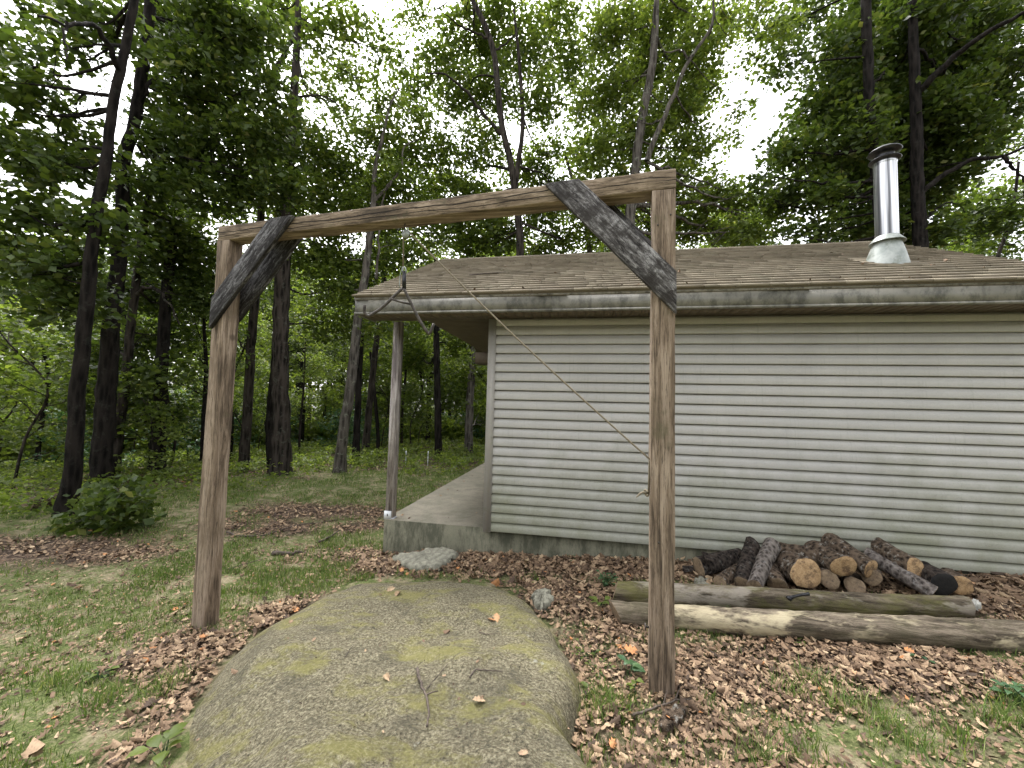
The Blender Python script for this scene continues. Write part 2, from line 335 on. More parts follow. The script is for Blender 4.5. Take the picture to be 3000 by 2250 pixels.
def _steel():
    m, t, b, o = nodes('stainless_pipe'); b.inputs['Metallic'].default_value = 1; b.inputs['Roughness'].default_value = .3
    c = ramp(t, noise(t, 16, 3, .6, (1, 1, .02)), [(.40, (.10, .10, .105)), (.5, (.34, .34, .35)), (.60, (.66, .66, .67))]); col(t, b, c)  # bright and dark streaks imitate reflected trunks, painted into the base colour
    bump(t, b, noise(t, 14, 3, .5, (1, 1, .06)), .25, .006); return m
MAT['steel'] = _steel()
MAT['blackmetal'] = flat('sooty_metal', (.02, .02, .022), (.06, .06, .065), 20, .3, metal=.8)
MAT['darkmetal'] = flat('gambrel_steel', (.03, .025, .021), (.085, .07, .06), 30, .6, metal=0)
MAT['whitemetal'] = flat('white_paint', (.62, .64, .68), (.75, .77, .8), 20, .4)
MAT['rope'] = flat('braided_rope', (.13, .11, .075), (.24, .20, .14), 200, .9)
MAT['endgrain'] = None
def _endgrain(name, a, b2, dk):
    m, t, b, o = nodes(name); c = ramp(t, noise(t, 40, 6, .8), [(.36, a), (.62, b2)])
    c = mix(t, c, dk, ramp(t, noise(t, 14, 6, .8), [(.50, 0), (.62, .85)])); col(t, b, c); b.inputs['Roughness'].default_value = .85
    bump(t, b, noise(t, 70, 3, .7), .5, .004); return m
MAT['endgrain'] = _endgrain('fresh_cut_wood', (.25, .15, .07), (.46, .31, .165), (.085, .048, .027))
MAT['enddull'] = _endgrain('old_cut_wood', (.14, .095, .058), (.26, .19, .12), (.06, .042, .03))
MAT['hollow'] = _endgrain('black_hollow', (.004,.004,.004), (.012,.01,.009), (.003,.003,.003))  # solid end face coloured near black to stand for the hollow
MAT['logbark'] = barkmat('firewood_bark', (.022, .016, .012), (.17, .125, .09), (.50, .48, .43), .6, 3.2, .8)
MAT['logdark'] = barkmat('charred_bark', (.008, .007, .007), (.07, .055, .046), (.22, .21, .19), .4, 3.2, .8)
MAT['loggrey'] = barkmat('grey_firewood_bark', (.05, .04, .036), (.27, .235, .21), (.42, .40, .385), .5, 3.2, .6)
def barelog(name, c1, c2, patch, moss, mamt):
    m, t, b, o = nodes(name)
    g = noise(t, 24, 8, .8, (.12, 1, 1), .6); c = ramp(t, g, [(.36, tuple(x*.35 for x in c1)), (.46, c1), (.62, c2)])
    c = mix(t, c, patch, ramp(t, noise(t, 5, 5, .7, (.35, 1, 1), .3, (2, 2, 2)), [(.52, 0), (.6, .85)]))
    c = mix(t, c, moss, math_(t, 'MULTIPLY', ramp(t, noise(t, 4, 6, .75, (.5, 1, 1)), [(.46, 0), (.62, 1)]), mamt))
    col(t, b, c); b.inputs['Roughness'].default_value = .9; b.inputs['Specular IOR Level'].default_value = .2; bump(t, b, g, .8, .012); return m
MAT['log_moss'] = barelog('mossy_log', (.075, .06, .042), (.20, .165, .12), (.30, .265, .22), (.14, .14, .035), .55)
MAT['log_pale'] = barelog('pale_peeled_log', (.09, .072, .052), (.25, .205, .155), (.50, .43, .29), (.075, .07, .038), .5)
MAT['chalk'] = flat('pale_birch', (.30, .29, .26), (.55, .54, .49), 22, .8)
MAT['twig'] = flat('dead_twig', (.04, .03, .024), (.12, .095, .075), 30, .9)

# ------------------------------------------------------------------ boulder outline (measured on the ground) and its surface
_rv = [(385,1659),(388,1590),(420,1500),(500,1400),(560,1352),(640,1308),(700,1275),(770,1250),(860,1243),(1000,1247),(1090,1262),(1140,1290),
       (1172,1330),(1212,1390),(1250,1450),(1262,1500),(1248,1560),(1235,1610),(1225,1659)]
ROCK = np.array([GV(*q, .05)[:2] for q in _rv] + [(.30, .95), (-.15, .5), (-1.0, .6), (-1.42, 1.1)])
RC = np.array([-.75, 2.2])
_ra = np.arctan2(ROCK[:, 1]-RC[1], ROCK[:, 0]-RC[0]); _rr = np.linalg.norm(ROCK-RC, axis=1)
_o = np.argsort(_ra); _ra, _rr = _ra[_o], _rr[_o]
def rock_R(th): return np.interp(th, np.r_[_ra-2*np.pi, _ra, _ra+2*np.pi], np.r_[_rr, _rr, _rr])
def rock_t(x, y):
    x = np.asarray(x, float); y = np.asarray(y, float)
    return np.hypot(x-RC[0], y-RC[1])/rock_R(np.arctan2(y-RC[1], x-RC[0]))
def rock_z(x, y):
    t = rock_t(x, y); hh = np.interp(y, [.5, 1.5, 2.6, 4.1], [.36, .34, .24, .10])
    sd = np.clip((-(x-RC[0])-.25*(y-RC[1])-.15)*1.6, 0, 1)*np.clip((3.0-y)*1.2, 0, 1); prof = np.clip(1-np.clip(t, 0, 1.2)**(11-7.5*sd), -.6, 1)
    n = (vnoise(x, y, 2.2, 11)-.5)*.10 + (vnoise(x, y, 7, 12)-.5)*.038 + (vnoise(x, y, 20, 13)-.5)*.022
    return gz(x, y) + hh*prof + n*np.clip(1.3-t, .3, 1) - .03

# ------------------------------------------------------------------ terrain sheet
WY = 4.745                                     # plane of the cabin's front wall
def inhouse(x, y, m=0.0): return (x > -2.487-m) & (x < 4.6+m) & (y > WY-m) & (y < 9.8+m)
_lit = [(150,1190,1.5,.6),(60,1180,1.6,.5),(690,1105,1.5,.55),(560,1140,1.0,.5),(430,1400,.35,.2),(400,1460,.25,.2),(350,1530,.22,.2),(270,1630,.2,.2),
        (1250,1300,.75,.5),(1330,1400,.5,.5),(1400,1500,.5,.5),(1330,1600,.5,.4),(1500,1600,.5,.4),(1560,1450,.6,.35),(1800,1420,.9,.3),(2000,1440,.6,.25),
        (2150,1460,.5,.25),(1000,1220,1.0,.25),(800,1200,.5,.3),(780,1140,.5,.35),(1600,1230,2.2,.25),(2100,1300,.9,.5),(600,1330,.3,.3),(300,1440,.3,.15)]
_litw = [(GV(a, b), c, d) for a, b, c, d in _lit]
def litter_mask(x, y):
    m = np.zeros_like(x)
    for p, rx, ry in _litw:
        d = np.sqrt(((x-p[0])/rx)**2+((y-p[1])/ry)**2); m = np.maximum(m, np.clip(1.35-d, 0, .9))
    m = m*(1-.75*np.clip((x-1.05)*3, 0, 1)*np.clip((2.28-.05*x-y)*3.5, 0, 1))
    m = np.maximum(m, np.clip((y-4.0)*3, 0, 1)*(x > -2.6)*(y < 4.8))
    m = np.maximum(m, np.clip((np.hypot(x+2, y-1)-9.3)/3, 0, 1))
    n = vnoise(x, y, 1.1, 21)*.45+vnoise(x, y, 3.1, 22)*.3+vnoise(x, y, 8, 23)*.25
    return np.clip(m*1.2-.05 + (n-.5)*1.8, 0, 1)
def sheet(x0, x1, y0, y1, nx, ny): 
    X, Y = np.meshgrid(np.linspace(x0, x1, nx), np.linspace(y0, y1, ny)); return X, Y
def axis_pts(lo, hi, a, b, fine, grow=1.18):
    p = list(np.arange(a, b+1e-6, fine)); s = fine
    while p[-1] < hi: s *= grow; p.append(p[-1]+s)
    s = fine
    while p[0] > lo: s *= grow; p.insert(0, p[0]-s)
    return np.array(p)
gx = axis_pts(-140, 140, -7.5, 5.0, .055); gy = axis_pts(-60, 160, .6, 8.0, .055)
X, Y = np.meshgrid(gx, gy); Z = gz(X, Y)
Z += (vnoise(X, Y, 11, 31)-.5)*.022*(np.abs(X) < 9)
fi = np.arange(X.size).reshape(X.shape)
gf = np.stack([fi[:-1, :-1], fi[:-1, 1:], fi[1:, 1:], fi[1:, :-1]], -1).reshape(-1, 4)
gm = 1-litter_mask(X.ravel(), Y.ravel())
go = obj('ground', np.c_[X.ravel(), Y.ravel(), Z.ravel()], gf, MAT['ground'], smooth=True, attr={'grass': gm})
tag(go, 'sloping yard of leaf litter, moss and thin grass', None, None, 'structure')

# ------------------------------------------------------------------ leaf litter, grass (nobody could count them)
def frames(n, tilt):
    yaw = rng.random(n)*2*np.pi; tx = rng.normal(0, tilt, n); ty = rng.normal(0, tilt, n)
    nrm = np.stack([tx, ty, np.ones(n)], 1); nrm /= np.linalg.norm(nrm, axis=1)[:, None]
    d = np.stack([np.cos(yaw), np.sin(yaw), np.zeros(n)], 1); d -= nrm*(d*nrm).sum(1)[:, None]; d /= np.linalg.norm(d, axis=1)[:, None]
    return d, np.cross(nrm, d), nrm
_oak = np.array([(0,0),(.12,.10),(.22,.30),(.32,.14),(.45,.36),(.56,.16),(.70,.30),(.80,.12),(1.0,0)])
_oval = np.array([(0,0),(.15,.16),(.4,.27),(.7,.22),(1.0,0)])
def leafshape(half):
    up = half; dn = half[1:-1][::-1]*[1, -1]; return np.r_[up, dn]
def scatter_leaves(P, size, shape, tilt, curl):
    n = len(P); S = leafshape(shape); k = len(S); d, s, nr = frames(n, tilt)
    sz = size*(.55+.8*rng.random(n)); cu = curl*(rng.random(n)*1.6-.4); c2 = curl*(rng.random(n)-.3)
    xs = (S[:, 0]-.5)[None, :]*sz[:, None]; ys = S[:, 1][None, :]*sz[:, None]
    zs = (cu[:, None]*((S[:, 0]-.5)**2*4)[None, :] + c2[:, None]*np.abs(S[:, 1])[None, :]*3)*sz[:, None]
    v = P[:, None, :] + d[:, None, :]*xs[..., None] + s[:, None, :]*ys[..., None] + nr[:, None, :]*zs[..., None]
    # fan of quads/tri split along the midrib: keep simple n-gon halves
    m = (k-2)//2; up = list(range(0, m+2)); dn = [0]+list(range(k-1, m, -1))
    base = (np.arange(n)*k)[:, None]; fu = base+np.array(up)[None, :]; fd = (base+np.array(dn)[None, :])[:, ::-1]
    a = np.repeat(np.clip(rng.beta(2.2, 2.4, n)*.93+(rng.random(n) > .985)*.5, 0, 1), k)
    return v.reshape(-1, 3), np.concatenate([fu, fd]), a
def pick(n, x0, x1, y0, y1, maskf, near=None):
    x = rng.uniform(x0, x1, n); y = rng.uniform(y0, y1, n); k = rng.random(n) < maskf(x, y); return x[k], y[k]
V_, F_, A_ = [], [], []; off = 0
def push(r):
    global off
    v, f, a = r; V_.append(v); F_.extend((f+off).tolist()); A_.append(a); off += len(v)
def lm(x, y):
    d = np.hypot(x, y); return np.clip(litter_mask(x, y)**1.5*(.45+.75*vnoise(x, y, 3.7, 77))+.04, 0, 1)*(rock_t(x, y) > .985)*(~inhouse(x, y, -.0))*np.clip(3.2/np.maximum(d, 1.0), .12, 1)
for (n, box_, size, shp, tl, cu) in [(72000, (-6, 5, .7, 5.0), .056, _oak, .36, .34), (90000, (-6, 5, .7, 5.0), .037, _oval, .42, .4), (60000, (-12, -1, 4, 12), .062, _oval, .4, .3), (5000, (-2.6, 5, 3.9, 4.8), .09, _oak, .55, .35)]:
    x, y = pick(n, *box_, lm); z = gz(x, y)+.008+rng.random(len(x))*.03*litter_mask(x, y)
    push(scatter_leaves(np.c_[x, y, z], size, shp, tl, cu))
lo = obj('leaf_litter', np.concatenate(V_), F_, MAT['litter'], attr={'rnd': np.concatenate(A_)})
tag(lo, 'brown fallen oak leaves scattered over the yard', None, None, 'stuff')
# crumbs: bark chips and bits of straw
x, y = pick(150000, -8, 5, .7, 8, lambda x, y: (.3+.5*litter_mask(x, y)+.5*(vnoise(x, y, 2.3, 51) > .55))*(rock_t(x, y) > 1.0)*(~inhouse(x, y))*np.clip(2.6/np.hypot(x, y), .1, 1))
v, f, a = scatter_leaves(np.c_[x, y, gz(x, y)+.006+rng.random(len(x))*.022], .024, _oval, .5, .2)
tag(obj('bark_litter', v, f, MAT['litter'], attr={'rnd': a}), 'small chips of bark and dry leaf between the grass', None, None, 'stuff')

def grass_mask(x, y):
    n = vnoise(x, y, 1.6, 41)*.55+vnoise(x, y, 5, 42)*.45
    return np.clip((n-.37)*4.5, 0, 1)*(1-litter_mask(x, y))**1.1
def blades(x, y, h, wd, lean=.5):
    n = len(x); z = gz(x, y); yaw = rng.random(n)*2*np.pi; hh = h*(.5+rng.random(n)); l = lean*hh*(rng.random(n)+.2)
    wv = np.stack([np.cos(yaw), np.sin(yaw), np.zeros(n)], 1)*(wd*(.6+.8*rng.random(n)))[:, None]; ld = rng.random(n)*2*np.pi
    lv = np.stack([np.cos(ld)*l, np.sin(ld)*l, hh], 1); p = np.c_[x, y, z-.004]
    m = p+lv*np.array([.35, .35, .6])
    v = np.stack([p-wv, p+wv, m+wv*.7, m-wv*.7, p+lv], 1); b = (np.arange(n)*5)[:, None]
    f = np.concatenate([b+np.array([[0, 1, 2, 3]])]); f2 = b+np.array([[3, 2, 4]])
    a = np.repeat(np.clip(rng.beta(2, 2.2, n)+.1*(vnoise(x, y, 2, 44)-.5), 0, 1), 5)
    return v.reshape(-1, 3), f.tolist()+f2.tolist(), a
V_, F_, A_ = [], [], []; off = 0
def pushl(r):
    global off
    v, f, a = r; V_.append(v); F_.extend([[i+off for i in q] for q in f]); A_.append(a); off += len(v)
gmm = lambda x, y: grass_mask(x, y)*(rock_t(x, y) > 1.02)*(~inhouse(x, y))
x, y = pick(210000, -5.5, 4.5, .7, 4.4, lambda x, y: gmm(x, y)*np.clip(2.4/np.hypot(x, y), .2, 1)); pushl(blades(x, y, .046, .0024))
x, y = pick(190000, -13, -1.5, 3.5, 13, lambda x, y: gmm(x, y)*np.clip(6.5/np.hypot(x, y), .1, 1)); pushl(blades(x, y, .055, .0042))
# a few longer tufts
tc_ = [GV(*q) for q in [(1760,1480),(1820,1530),(1900,1560),(1700,1500),(2060,1600),(2150,1560),(1310,1520),(1290,1540),(1340,1530),(350,1500),(370,1480),(120,1480),(220,1520),(2195,1520),(2205,1560),(1980,1620),(1650,1640)]]
for p in tc_:
    n = 130; pushl(blades(p[0]+rng.normal(0, .06, n), p[1]+rng.normal(0, .06, n), .09, .0024, .8))
go2 = obj('grass', np.concatenate(V_), F_, MAT['grass'], attr={'rnd': np.concatenate(A_)})
tag(go2, 'thin short grass growing through the yard', None, None, 'stuff')

# ------------------------------------------------------------------ boulder
nt_, nr_ = 220, 90
th = np.linspace(-np.pi, np.pi, nt_, endpoint=False); tt = np.r_[0.001, np.linspace(.03, 1, nr_-13)[0:], np.linspace(1.005, 1.05, 12)]
TH, T = np.meshgrid(th, tt); RR = rock_R(TH)*T*(1+.02*(vnoise(np.cos(TH)*3, np.sin(TH)*3, 2, 8)-.5))
xx = RC[0]+RR*np.cos(TH); yy = RC[1]+RR*np.sin(TH); zz = rock_z(xx, yy); zz[-1] -= .2
fi = np.arange(xx.size).reshape(xx.shape); fj = np.roll(fi, -1, 1)
rf = np.stack([fi[:-1], fj[:-1], fj[1:], fi[1:]], -1).reshape(-1, 4)
ro = obj('boulder', np.c_[xx.ravel(), yy.ravel(), zz.ravel()], rf, MAT['rock'], smooth=True)
tag(ro, 'huge flat topped boulder with lichen and moss, between the two hoist posts', 'boulder')

# ------------------------------------------------------------------ cabin
XL, XR = -2.75, 4.71; X0 = -2.487; XC = -1.135
EY, EZ, RY, RZ = 4.30, 3.035, 7.248, 4.60; BY = 2*RY-EY; WB = 9.75
SZ, CZ, SLAB = 2.832, 3.10, .25
cabin = empty('cabin', (1.0, WY, .05), 'beige vinyl sided cabin with brown shingle gable roof and open side porch', 'cabin')
b = MB(); b.box(X0, 4.5, WY+.055, WB, -.6, SLAB-.003); found = b.build('foundation', MAT['found'], cabin)
b = MB(); b.box(X0+.004, XC+.05, WY+.058, WB+.5, SLAB-.02, SLAB+.004); slab = b.build('porch_slab', MAT['slab'], cabin)
CH = .1143
def siding(name, p0, d, L, z0, z1, nrm):      # dutch lap courses
    v, f = [], []; n = int(math.ceil((z1-z0)/CH)); d = np.array(d, float); nr = np.array(nrm, float); p0 = np.array(p0, float)
    prof = []
    for i in range(n):
        zb = z0+i*CH; prof += [(zb+.002, -.04), (zb, .024), (zb+.004, .025), (zb+CH*.52, .0245), (zb+CH*.54, .0230), (zb+CH*.905, .001), (zb+CH*.91, -.04)]
    prof.append((z0+n*CH, .0)); prof = [(min(z, z1), o_) for z, o_ in prof]
    m = 9
    for j in range(m+1):
        t_ = L*j/m
        for z, o_ in prof:
            q = p0+d*t_+nr*(o_+.0015*math.sin(z*7+j*2.1)); v.append((q[0], q[1], z))
    k = len(prof)
    for j in range(m):
        for i in range(k-1):
            f.append([j*k+i, (j+1)*k+i, (j+1)*k+i+1, j*k+i+1])
    return obj(name, v, f, MAT['siding'], cabin)
b = MB(); b.box(XC+.056, 4.45, WY+.058, WB, SLAB+.006, CZ-.01); b.build('wall_core', MAT['soffit'], cabin)
siding('front_siding', (XC+.07, WY+.012, 0), (1, 0, 0), 5.6, .232, SZ+.01, (0, -1, 0))
siding('porch_side_siding', (XC+.01, WB, 0), (0, -1, 0), WB-WY-.08, SLAB+.01, CZ-.005, (-1, 0, 0))
b = MB(); b.box(XC-.008, XC+.072, WY-.024, WY+.011, .222, SZ-.002); b.box(XC-.024, XC+.009, WY-.023, WY+.075, .224, CZ-.005); b.build('corner_post', MAT['trim'], cabin)
b = MB(); b.box(XC-.045, XC-.008, 5.9, 6.0, SLAB+.005, 2.35); b.box(XC-.045, XC-.008, 6.85, 6.95, SLAB+.005, 2.35); b.box(XC-.043, XC-.006, 6.0, 6.85, 2.25, 2.352)
dfm = b.build('door_frame', MAT['shingle'], cabin)
b = MB(); b.box(XC-.02, XC-.004, 6.0, 6.85, SLAB+.01, 2.25); b.build('door', MAT['trim'], cabin)
# soffit: front eave strip with panel grooves, porch ceiling planks, box returns
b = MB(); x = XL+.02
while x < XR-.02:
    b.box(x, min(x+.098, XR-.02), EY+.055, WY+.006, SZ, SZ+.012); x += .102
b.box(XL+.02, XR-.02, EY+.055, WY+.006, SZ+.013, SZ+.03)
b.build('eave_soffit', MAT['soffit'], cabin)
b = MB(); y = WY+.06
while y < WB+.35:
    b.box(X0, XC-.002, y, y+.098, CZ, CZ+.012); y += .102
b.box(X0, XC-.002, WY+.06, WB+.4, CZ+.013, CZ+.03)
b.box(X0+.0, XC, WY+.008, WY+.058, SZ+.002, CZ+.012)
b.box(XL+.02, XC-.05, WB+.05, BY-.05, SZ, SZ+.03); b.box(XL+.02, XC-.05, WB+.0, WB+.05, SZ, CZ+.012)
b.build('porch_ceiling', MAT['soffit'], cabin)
b = MB(); x = XL
while x < XR-.01:
    x1 = min(x+2.4, XR); b.box(x, x1-.002, EY+.028, EY+.052, SZ+.012, SZ+.165); b.box(x, x1-.002, EY+.022, EY+.06, SZ-.012, SZ+.011, .3); x = x1
b.box(XL, XL+.024, EY+.055, WY+.05, SZ-.01, SZ+.165)
b.build('fascia', MAT['fascia'], cabin)
b = MB(); b.box(XL, XR, BY-.05, BY-.028, SZ-.01, SZ+.165); b.build('fascia', MAT['fascia'], cabin)
b = MB(); b.box(XL-.002, XR, EY+.010, EY+.026, SZ+.163, SZ+.20); b.build('drip_edge', MAT['drip'], cabin)
SL = math.hypot(RY-EY, RZ-EZ); cs, sn = (RY-EY)/SL, (RZ-EZ)/SL
def RP(x, s, h, side=1):
    y = EY+s*cs-h*sn; z = EZ+s*sn+h*cs
    return (x, y if side > 0 else 2*RY-y, z)
b = MB()
for side in (1, -1):
    p = [RP(XL+.01, 0, -.05, side), RP(XR-.01, 0, -.05, side), RP(XR-.01, SL-.03, -.05, side), RP(XL+.01, SL-.03, -.05, side), RP(XL+.01, 0, -.002, side), RP(XR-.01, 0, -.002, side), RP(XR-.01, SL-.03, -.002, side), RP(XL+.01, SL-.03, -.002, side)]
    b.hexa(p, .2)
    n = int(SL/.142)+1
    for i in range(n):
        s0 = i*.142-.02; s1 = min(s0+.17, SL-.002); x = XL-.01-rng.random()*.2
        while x < XR:
            wd = rng.choice([.16, .22, .33, .33, .5])*(.9+.2*rng.random()); xa, xb = max(x, XL-.012-.008*rng.random()), min(x+wd-.004, XR+.012)
            if xb-xa > .03:
                a = float(np.clip(rng.normal(.5, .13), 0, 1)); hh = .024+.004*rng.random(); ds = rng.normal(0, .003)
                b.hexa([RP(xa, s0+ds, .0015, side), RP(xb, s0+ds, .0015, side), RP(xb, s1, .001, side), RP(xa, s1, .001, side),
                        RP(xa, s0+ds, hh, side), RP(xb, s0+ds, hh, side), RP(xb, s1, .004, side), RP(xa, s1, .004, side)], a)
            x += wd
x = XL
while x < XR:
    wd = .2; a = float(np.clip(rng.normal(.5, .15), 0, 1))
    for side in (1, -1): b.hexa([RP(x, SL-.13, .006, side), RP(x+wd-.004, SL-.13, .006, side), RP(x+wd-.004, SL+.004, .006, side), RP(x, SL+.004, .006, side), RP(x, SL-.13, .018, side), RP(x+wd-.004, SL-.13, .018, side), RP(x+wd-.004, SL+.004, .018, side), RP(x, SL+.004, .018, side)], a)
    x += wd
roof = b.build('roof', MAT['shingle'], cabin)
# gable triangles
for xg in (X0-.001, 4.46):
    b = MB(); b.add([(xg, WY+.06, CZ+.012), (xg, WB-.01, CZ+.012), (xg, RY, RZ-.12), (xg+.04, WY+.06, CZ+.012), (xg+.04, WB-.01, CZ+.012), (xg+.04, RY, RZ-.12)], [[0, 1, 2], [5, 4, 3], [0, 3, 4, 1], [1, 4, 5, 2], [2, 5, 3, 0]])
    b.build('gable_wall', MAT['siding'], cabin)
# porch post with white bracket
pp = MB(); px0, py0 = -2.485, 4.82
pp.box(px0, px0+.105, py0, py0+.09, SLAB+.02, SZ+.0); post = pp.build('porch_post', MAT['greypost'], cabin)
b = MB(); b.box(px0-.012, px0+.085, py0-.012, py0-.002, SLAB+.004, SLAB+.105); b.box(px0-.004, px0+.115, py0-.001, py0+.1, SLAB+.005, SLAB+.018); pb = b.build('post_base', MAT['whitemetal'], post)
b = MB(); b.box(px0+.030, px0+.044, py0-.0145, py0-.0125, SLAB+.04, SLAB+.07); b.build('bracket_slot', MAT['darkmetal'], post)
# chimney
CXc, CYc = 3.59, 5.34
def lathe(prof, c, seg=40):
    v, f = [], []
    for r, z in prof:
        for i in range(seg):
            a = 2*math.pi*i/seg; v.append((c[0]+r*math.cos(a), c[1]+r*math.sin(a), z))
    for i in range(len(prof)-1):
        for j in range(seg): k = (j+1) % seg; f.append([i*seg+j, i*seg+k, (i+1)*seg+k, (i+1)*seg+j])
    return v, f
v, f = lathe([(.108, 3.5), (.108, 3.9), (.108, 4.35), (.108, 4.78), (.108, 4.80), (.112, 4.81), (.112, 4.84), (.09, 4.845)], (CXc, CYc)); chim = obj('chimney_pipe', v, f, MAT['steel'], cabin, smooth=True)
v, f = lathe([(.09, 4.83), (.148, 4.85), (.152, 4.856), (.148, 4.862), (.09, 4.872), (.09, 4.93), (.10, 4.935), (.155, 4.955), (.159, 4.965), (.152, 4.975), (.09, 5.015), (.02, 5.03), (.001, 5.03)], (CXc, CYc)); obj('chimney_cap', v, f, MAT['blackmetal'], chim, smooth=True)
v, f = lathe([(.1085, 3.91), (.115, 3.905), (.168, 3.835), (.170, 3.83), (.166, 3.828), (.109, 3.875)], (CXc, CYc)); obj('storm_collar', v, f, MAT['galv'], chim, smooth=True)
v, f = [], []
for i in range(9):
    t_ = i/8; 
    for j in range(40):
        a = 2*math.pi*j/40; r = .195-.075*t_+.004*math.sin(t_*math.pi); x = CXc+r*math.cos(a); y = CYc+r*math.sin(a)
        zr = EZ+(y-EY)*.536+.012; v.append((x, y, zr*(1-t_)+3.86*t_))
for i in range(8):
    for j in range(40): k = (j+1) % 40; f.append([i*40+j, i*40+k, (i+1)*40+k, (i+1)*40+j])
obj('pipe_flashing', v, f, MAT['galv'], chim, smooth=True)
b = MB(); b.hexa([RP(CXc-.26, 1.25-.33, .013), RP(CXc+.26, 1.25-.33, .013), RP(CXc+.26, 1.5, .013), RP(CXc-.26, 1.5, .013), RP(CXc-.26, 1.25-.33, .018), RP(CXc+.26, 1.25-.33, .018), RP(CXc+.26, 1.5, .018), RP(CXc-.26, 1.5, .018)])
b.build('flashing_plate', MAT['shingle'], chim)

# ------------------------------------------------------------------ hoist frame, pulley, rope, gambrel
_t = R_(-5.4); fe = np.array([math.cos(_t), math.sin(_t), 0]); fn = np.array([-math.sin(_t), math.cos(_t), 0]); P0 = np.array([.561, 2.539, 0])
S0 = P0@fe
def FR(s, n_, z): return P0+fe*(s-S0)+fn*n_+np.array([0, 0, z])
def onfr(x, y, n_): d = ray(x, y); k = ((P0+fn*n_)@fn)/(d@fn); q = CAM+d*k; return q@fe, q[2]
frame = empty('hoist_frame', FR(-1.6, .07, 0), 'brown timber gallows frame of two posts, a crossbeam and dark corner boards', 'hoist frame')
def fbox(b, s0, s1, n0, n1, z0, z1, tw=0):
    b.hexa([FR(s0, n0, z0), FR(s1, n0, z0), FR(s1, n1, z0), FR(s0, n1, z0), FR(s0, n0, z1), FR(s1, n0, z1), FR(s1, n1, z1), FR(s0, n1, z1)])
def bevel(o, w=.004):
    m = o.modifiers.new('edge', 'BEVEL'); m.width = w; m.segments = 2; m.limit_method = 'ANGLE'; return o
def timber(name, a, c, W, D, mat, long_axis, seg=14, wob=.0025):
    # rectangular timber from a to c (s,z) with slightly uneven edges
    v, f = [], []
    for i in range(seg+1):
        t_ = i/seg
        for (p, q) in ((0, 0), (1, 0), (1, 1), (0, 1)):
            jx, jy = rng.normal(0, wob), rng.normal(0, wob)
            if long_axis == 'z': v.append(FR(a[0]+W*p+jx, D*q+jy, a[1]+(c[1]-a[1])*t_))
            else: v.append(FR(a[0]+(c[0]-a[0])*t_, D*q+jy, a[1]+W*p+jx))
    for i in range(seg):
        for j in range(4): k = (j+1) % 4; f.append([i*4+j, i*4+k, (i+1)*4+k, (i+1)*4+j])
    f += [[3, 2, 1, 0], [seg*4+j for j in range(4)]]
    if long_axis != 'z': f = [q[::-1] for q in f]
    return bevel(obj(name, v, f, mat, frame), .006)
rp = timber('post', (.181, -.25), (.181, 3.149), .139, .14, MAT['timber_v'], 'z')
lp = timber('post', (-3.467, -.5), (-3.467, 3.149), .135, .14, MAT['timber_v'], 'z')
bm_ = timber('beam', (-3.468, 3.151), (.322, 3.151), .127, .14, MAT['timber_x'], 'x', 26, .0018)
def brace(poly, n0, n1, bmat='brace'):
    k = len(poly); v = [FR(s, n0, z) for s, z in poly]+[FR(s, n1, z) for s, z in poly]
    f = [list(range(k)), list(range(2*k-1, k-1, -1))]+[[i, k+i, k+(i+1) % k, (i+1) % k] for i in range(k)]
    e0, e1 = np.array(v[1]), np.array(v[0]); dr = (np.array(v[2])+np.array(v[1]))/2-(np.array(v[0])+np.array(v[3]))/2 if False else None
    L1 = np.array(v[3])-np.array(v[2]) if abs(poly[0][0]-poly[1][0]) < .2 else np.array(v[1])-np.array(v[0])
    L1 = max(((np.array(v[(i+1) % k])-np.array(v[i])) for i in range(k)), key=lambda q: np.linalg.norm(q)); X_ = L1/np.linalg.norm(L1); Y_ = fn; Z_ = np.cross(X_, Y_)
    Rm = np.stack([X_, Y_, Z_], 1); org = LOC[frame.name]; c0 = np.mean(v, 0)
    o = bpy.data.objects.new('brace', mesh('brace', (np.array(v)-c0)@Rm, [q[::-1] for q in f], MAT[bmat])); COL.objects.link(o); o.parent = frame
    o.matrix_local = Matrix.Translation(Vector(c0-org)) @ Matrix(Rm.tolist()).to_4x4(); LOC[o.name] = c0; return bevel(o, .004)
Lp = [onfr(x, y, -.04) for x, y in ((618.4, 872.5), (785.9, 640.5), (855.9, 629), (610, 962))]
Rp = [onfr(x, y, -.04) for x, y in ((1595, 537), (1695, 522), (1982.5, 793.6), (1982.5, 918.6))]
brace(Lp, -.04, -.001); brace(Rp, -.04, -.001, 'brace_lit')
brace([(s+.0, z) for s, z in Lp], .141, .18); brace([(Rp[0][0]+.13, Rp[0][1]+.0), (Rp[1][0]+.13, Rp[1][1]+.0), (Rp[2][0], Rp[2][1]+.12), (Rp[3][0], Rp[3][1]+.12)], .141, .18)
b = MB()
q = FR(.165, .05, 0)
for zz_ in (.42,):
    b.tube([FR(.185, .05, zz_), FR(.16, .05, zz_+.002)], .006, 8); b.tube([FR(.162, .05, zz_+.002), FR(.155, .05, zz_+.002)], .02, 12)
b.build('bolt_head', MAT['darkmetal'], frame)
for (s, z) in ((.23, .95), (.29, 2.98), (.215, 2.92), (.30, 2.45)):
    b = MB(); b.tube([FR(s, .01, z), FR(s, -.0035, z)], .006, 8); b.build('nail', MAT['darkmetal'], frame)
ps, pz = onfr(1190.4, 685.6, .07)
pul = empty('pulley', FR(ps, .07, pz), 'small galvanised pulley wheel hanging under the crossbeam', 'pulley')
b = MB(); b.tube([FR(ps, .062, pz), FR(ps, .064, pz)], .034, 20); b.tube([FR(ps, .076, pz), FR(ps, .078, pz)], .034, 20); b.tube([FR(ps, .058, pz), FR(ps, .082, pz)], .006, 8); b.build('side_plate', MAT['galv'], pul)
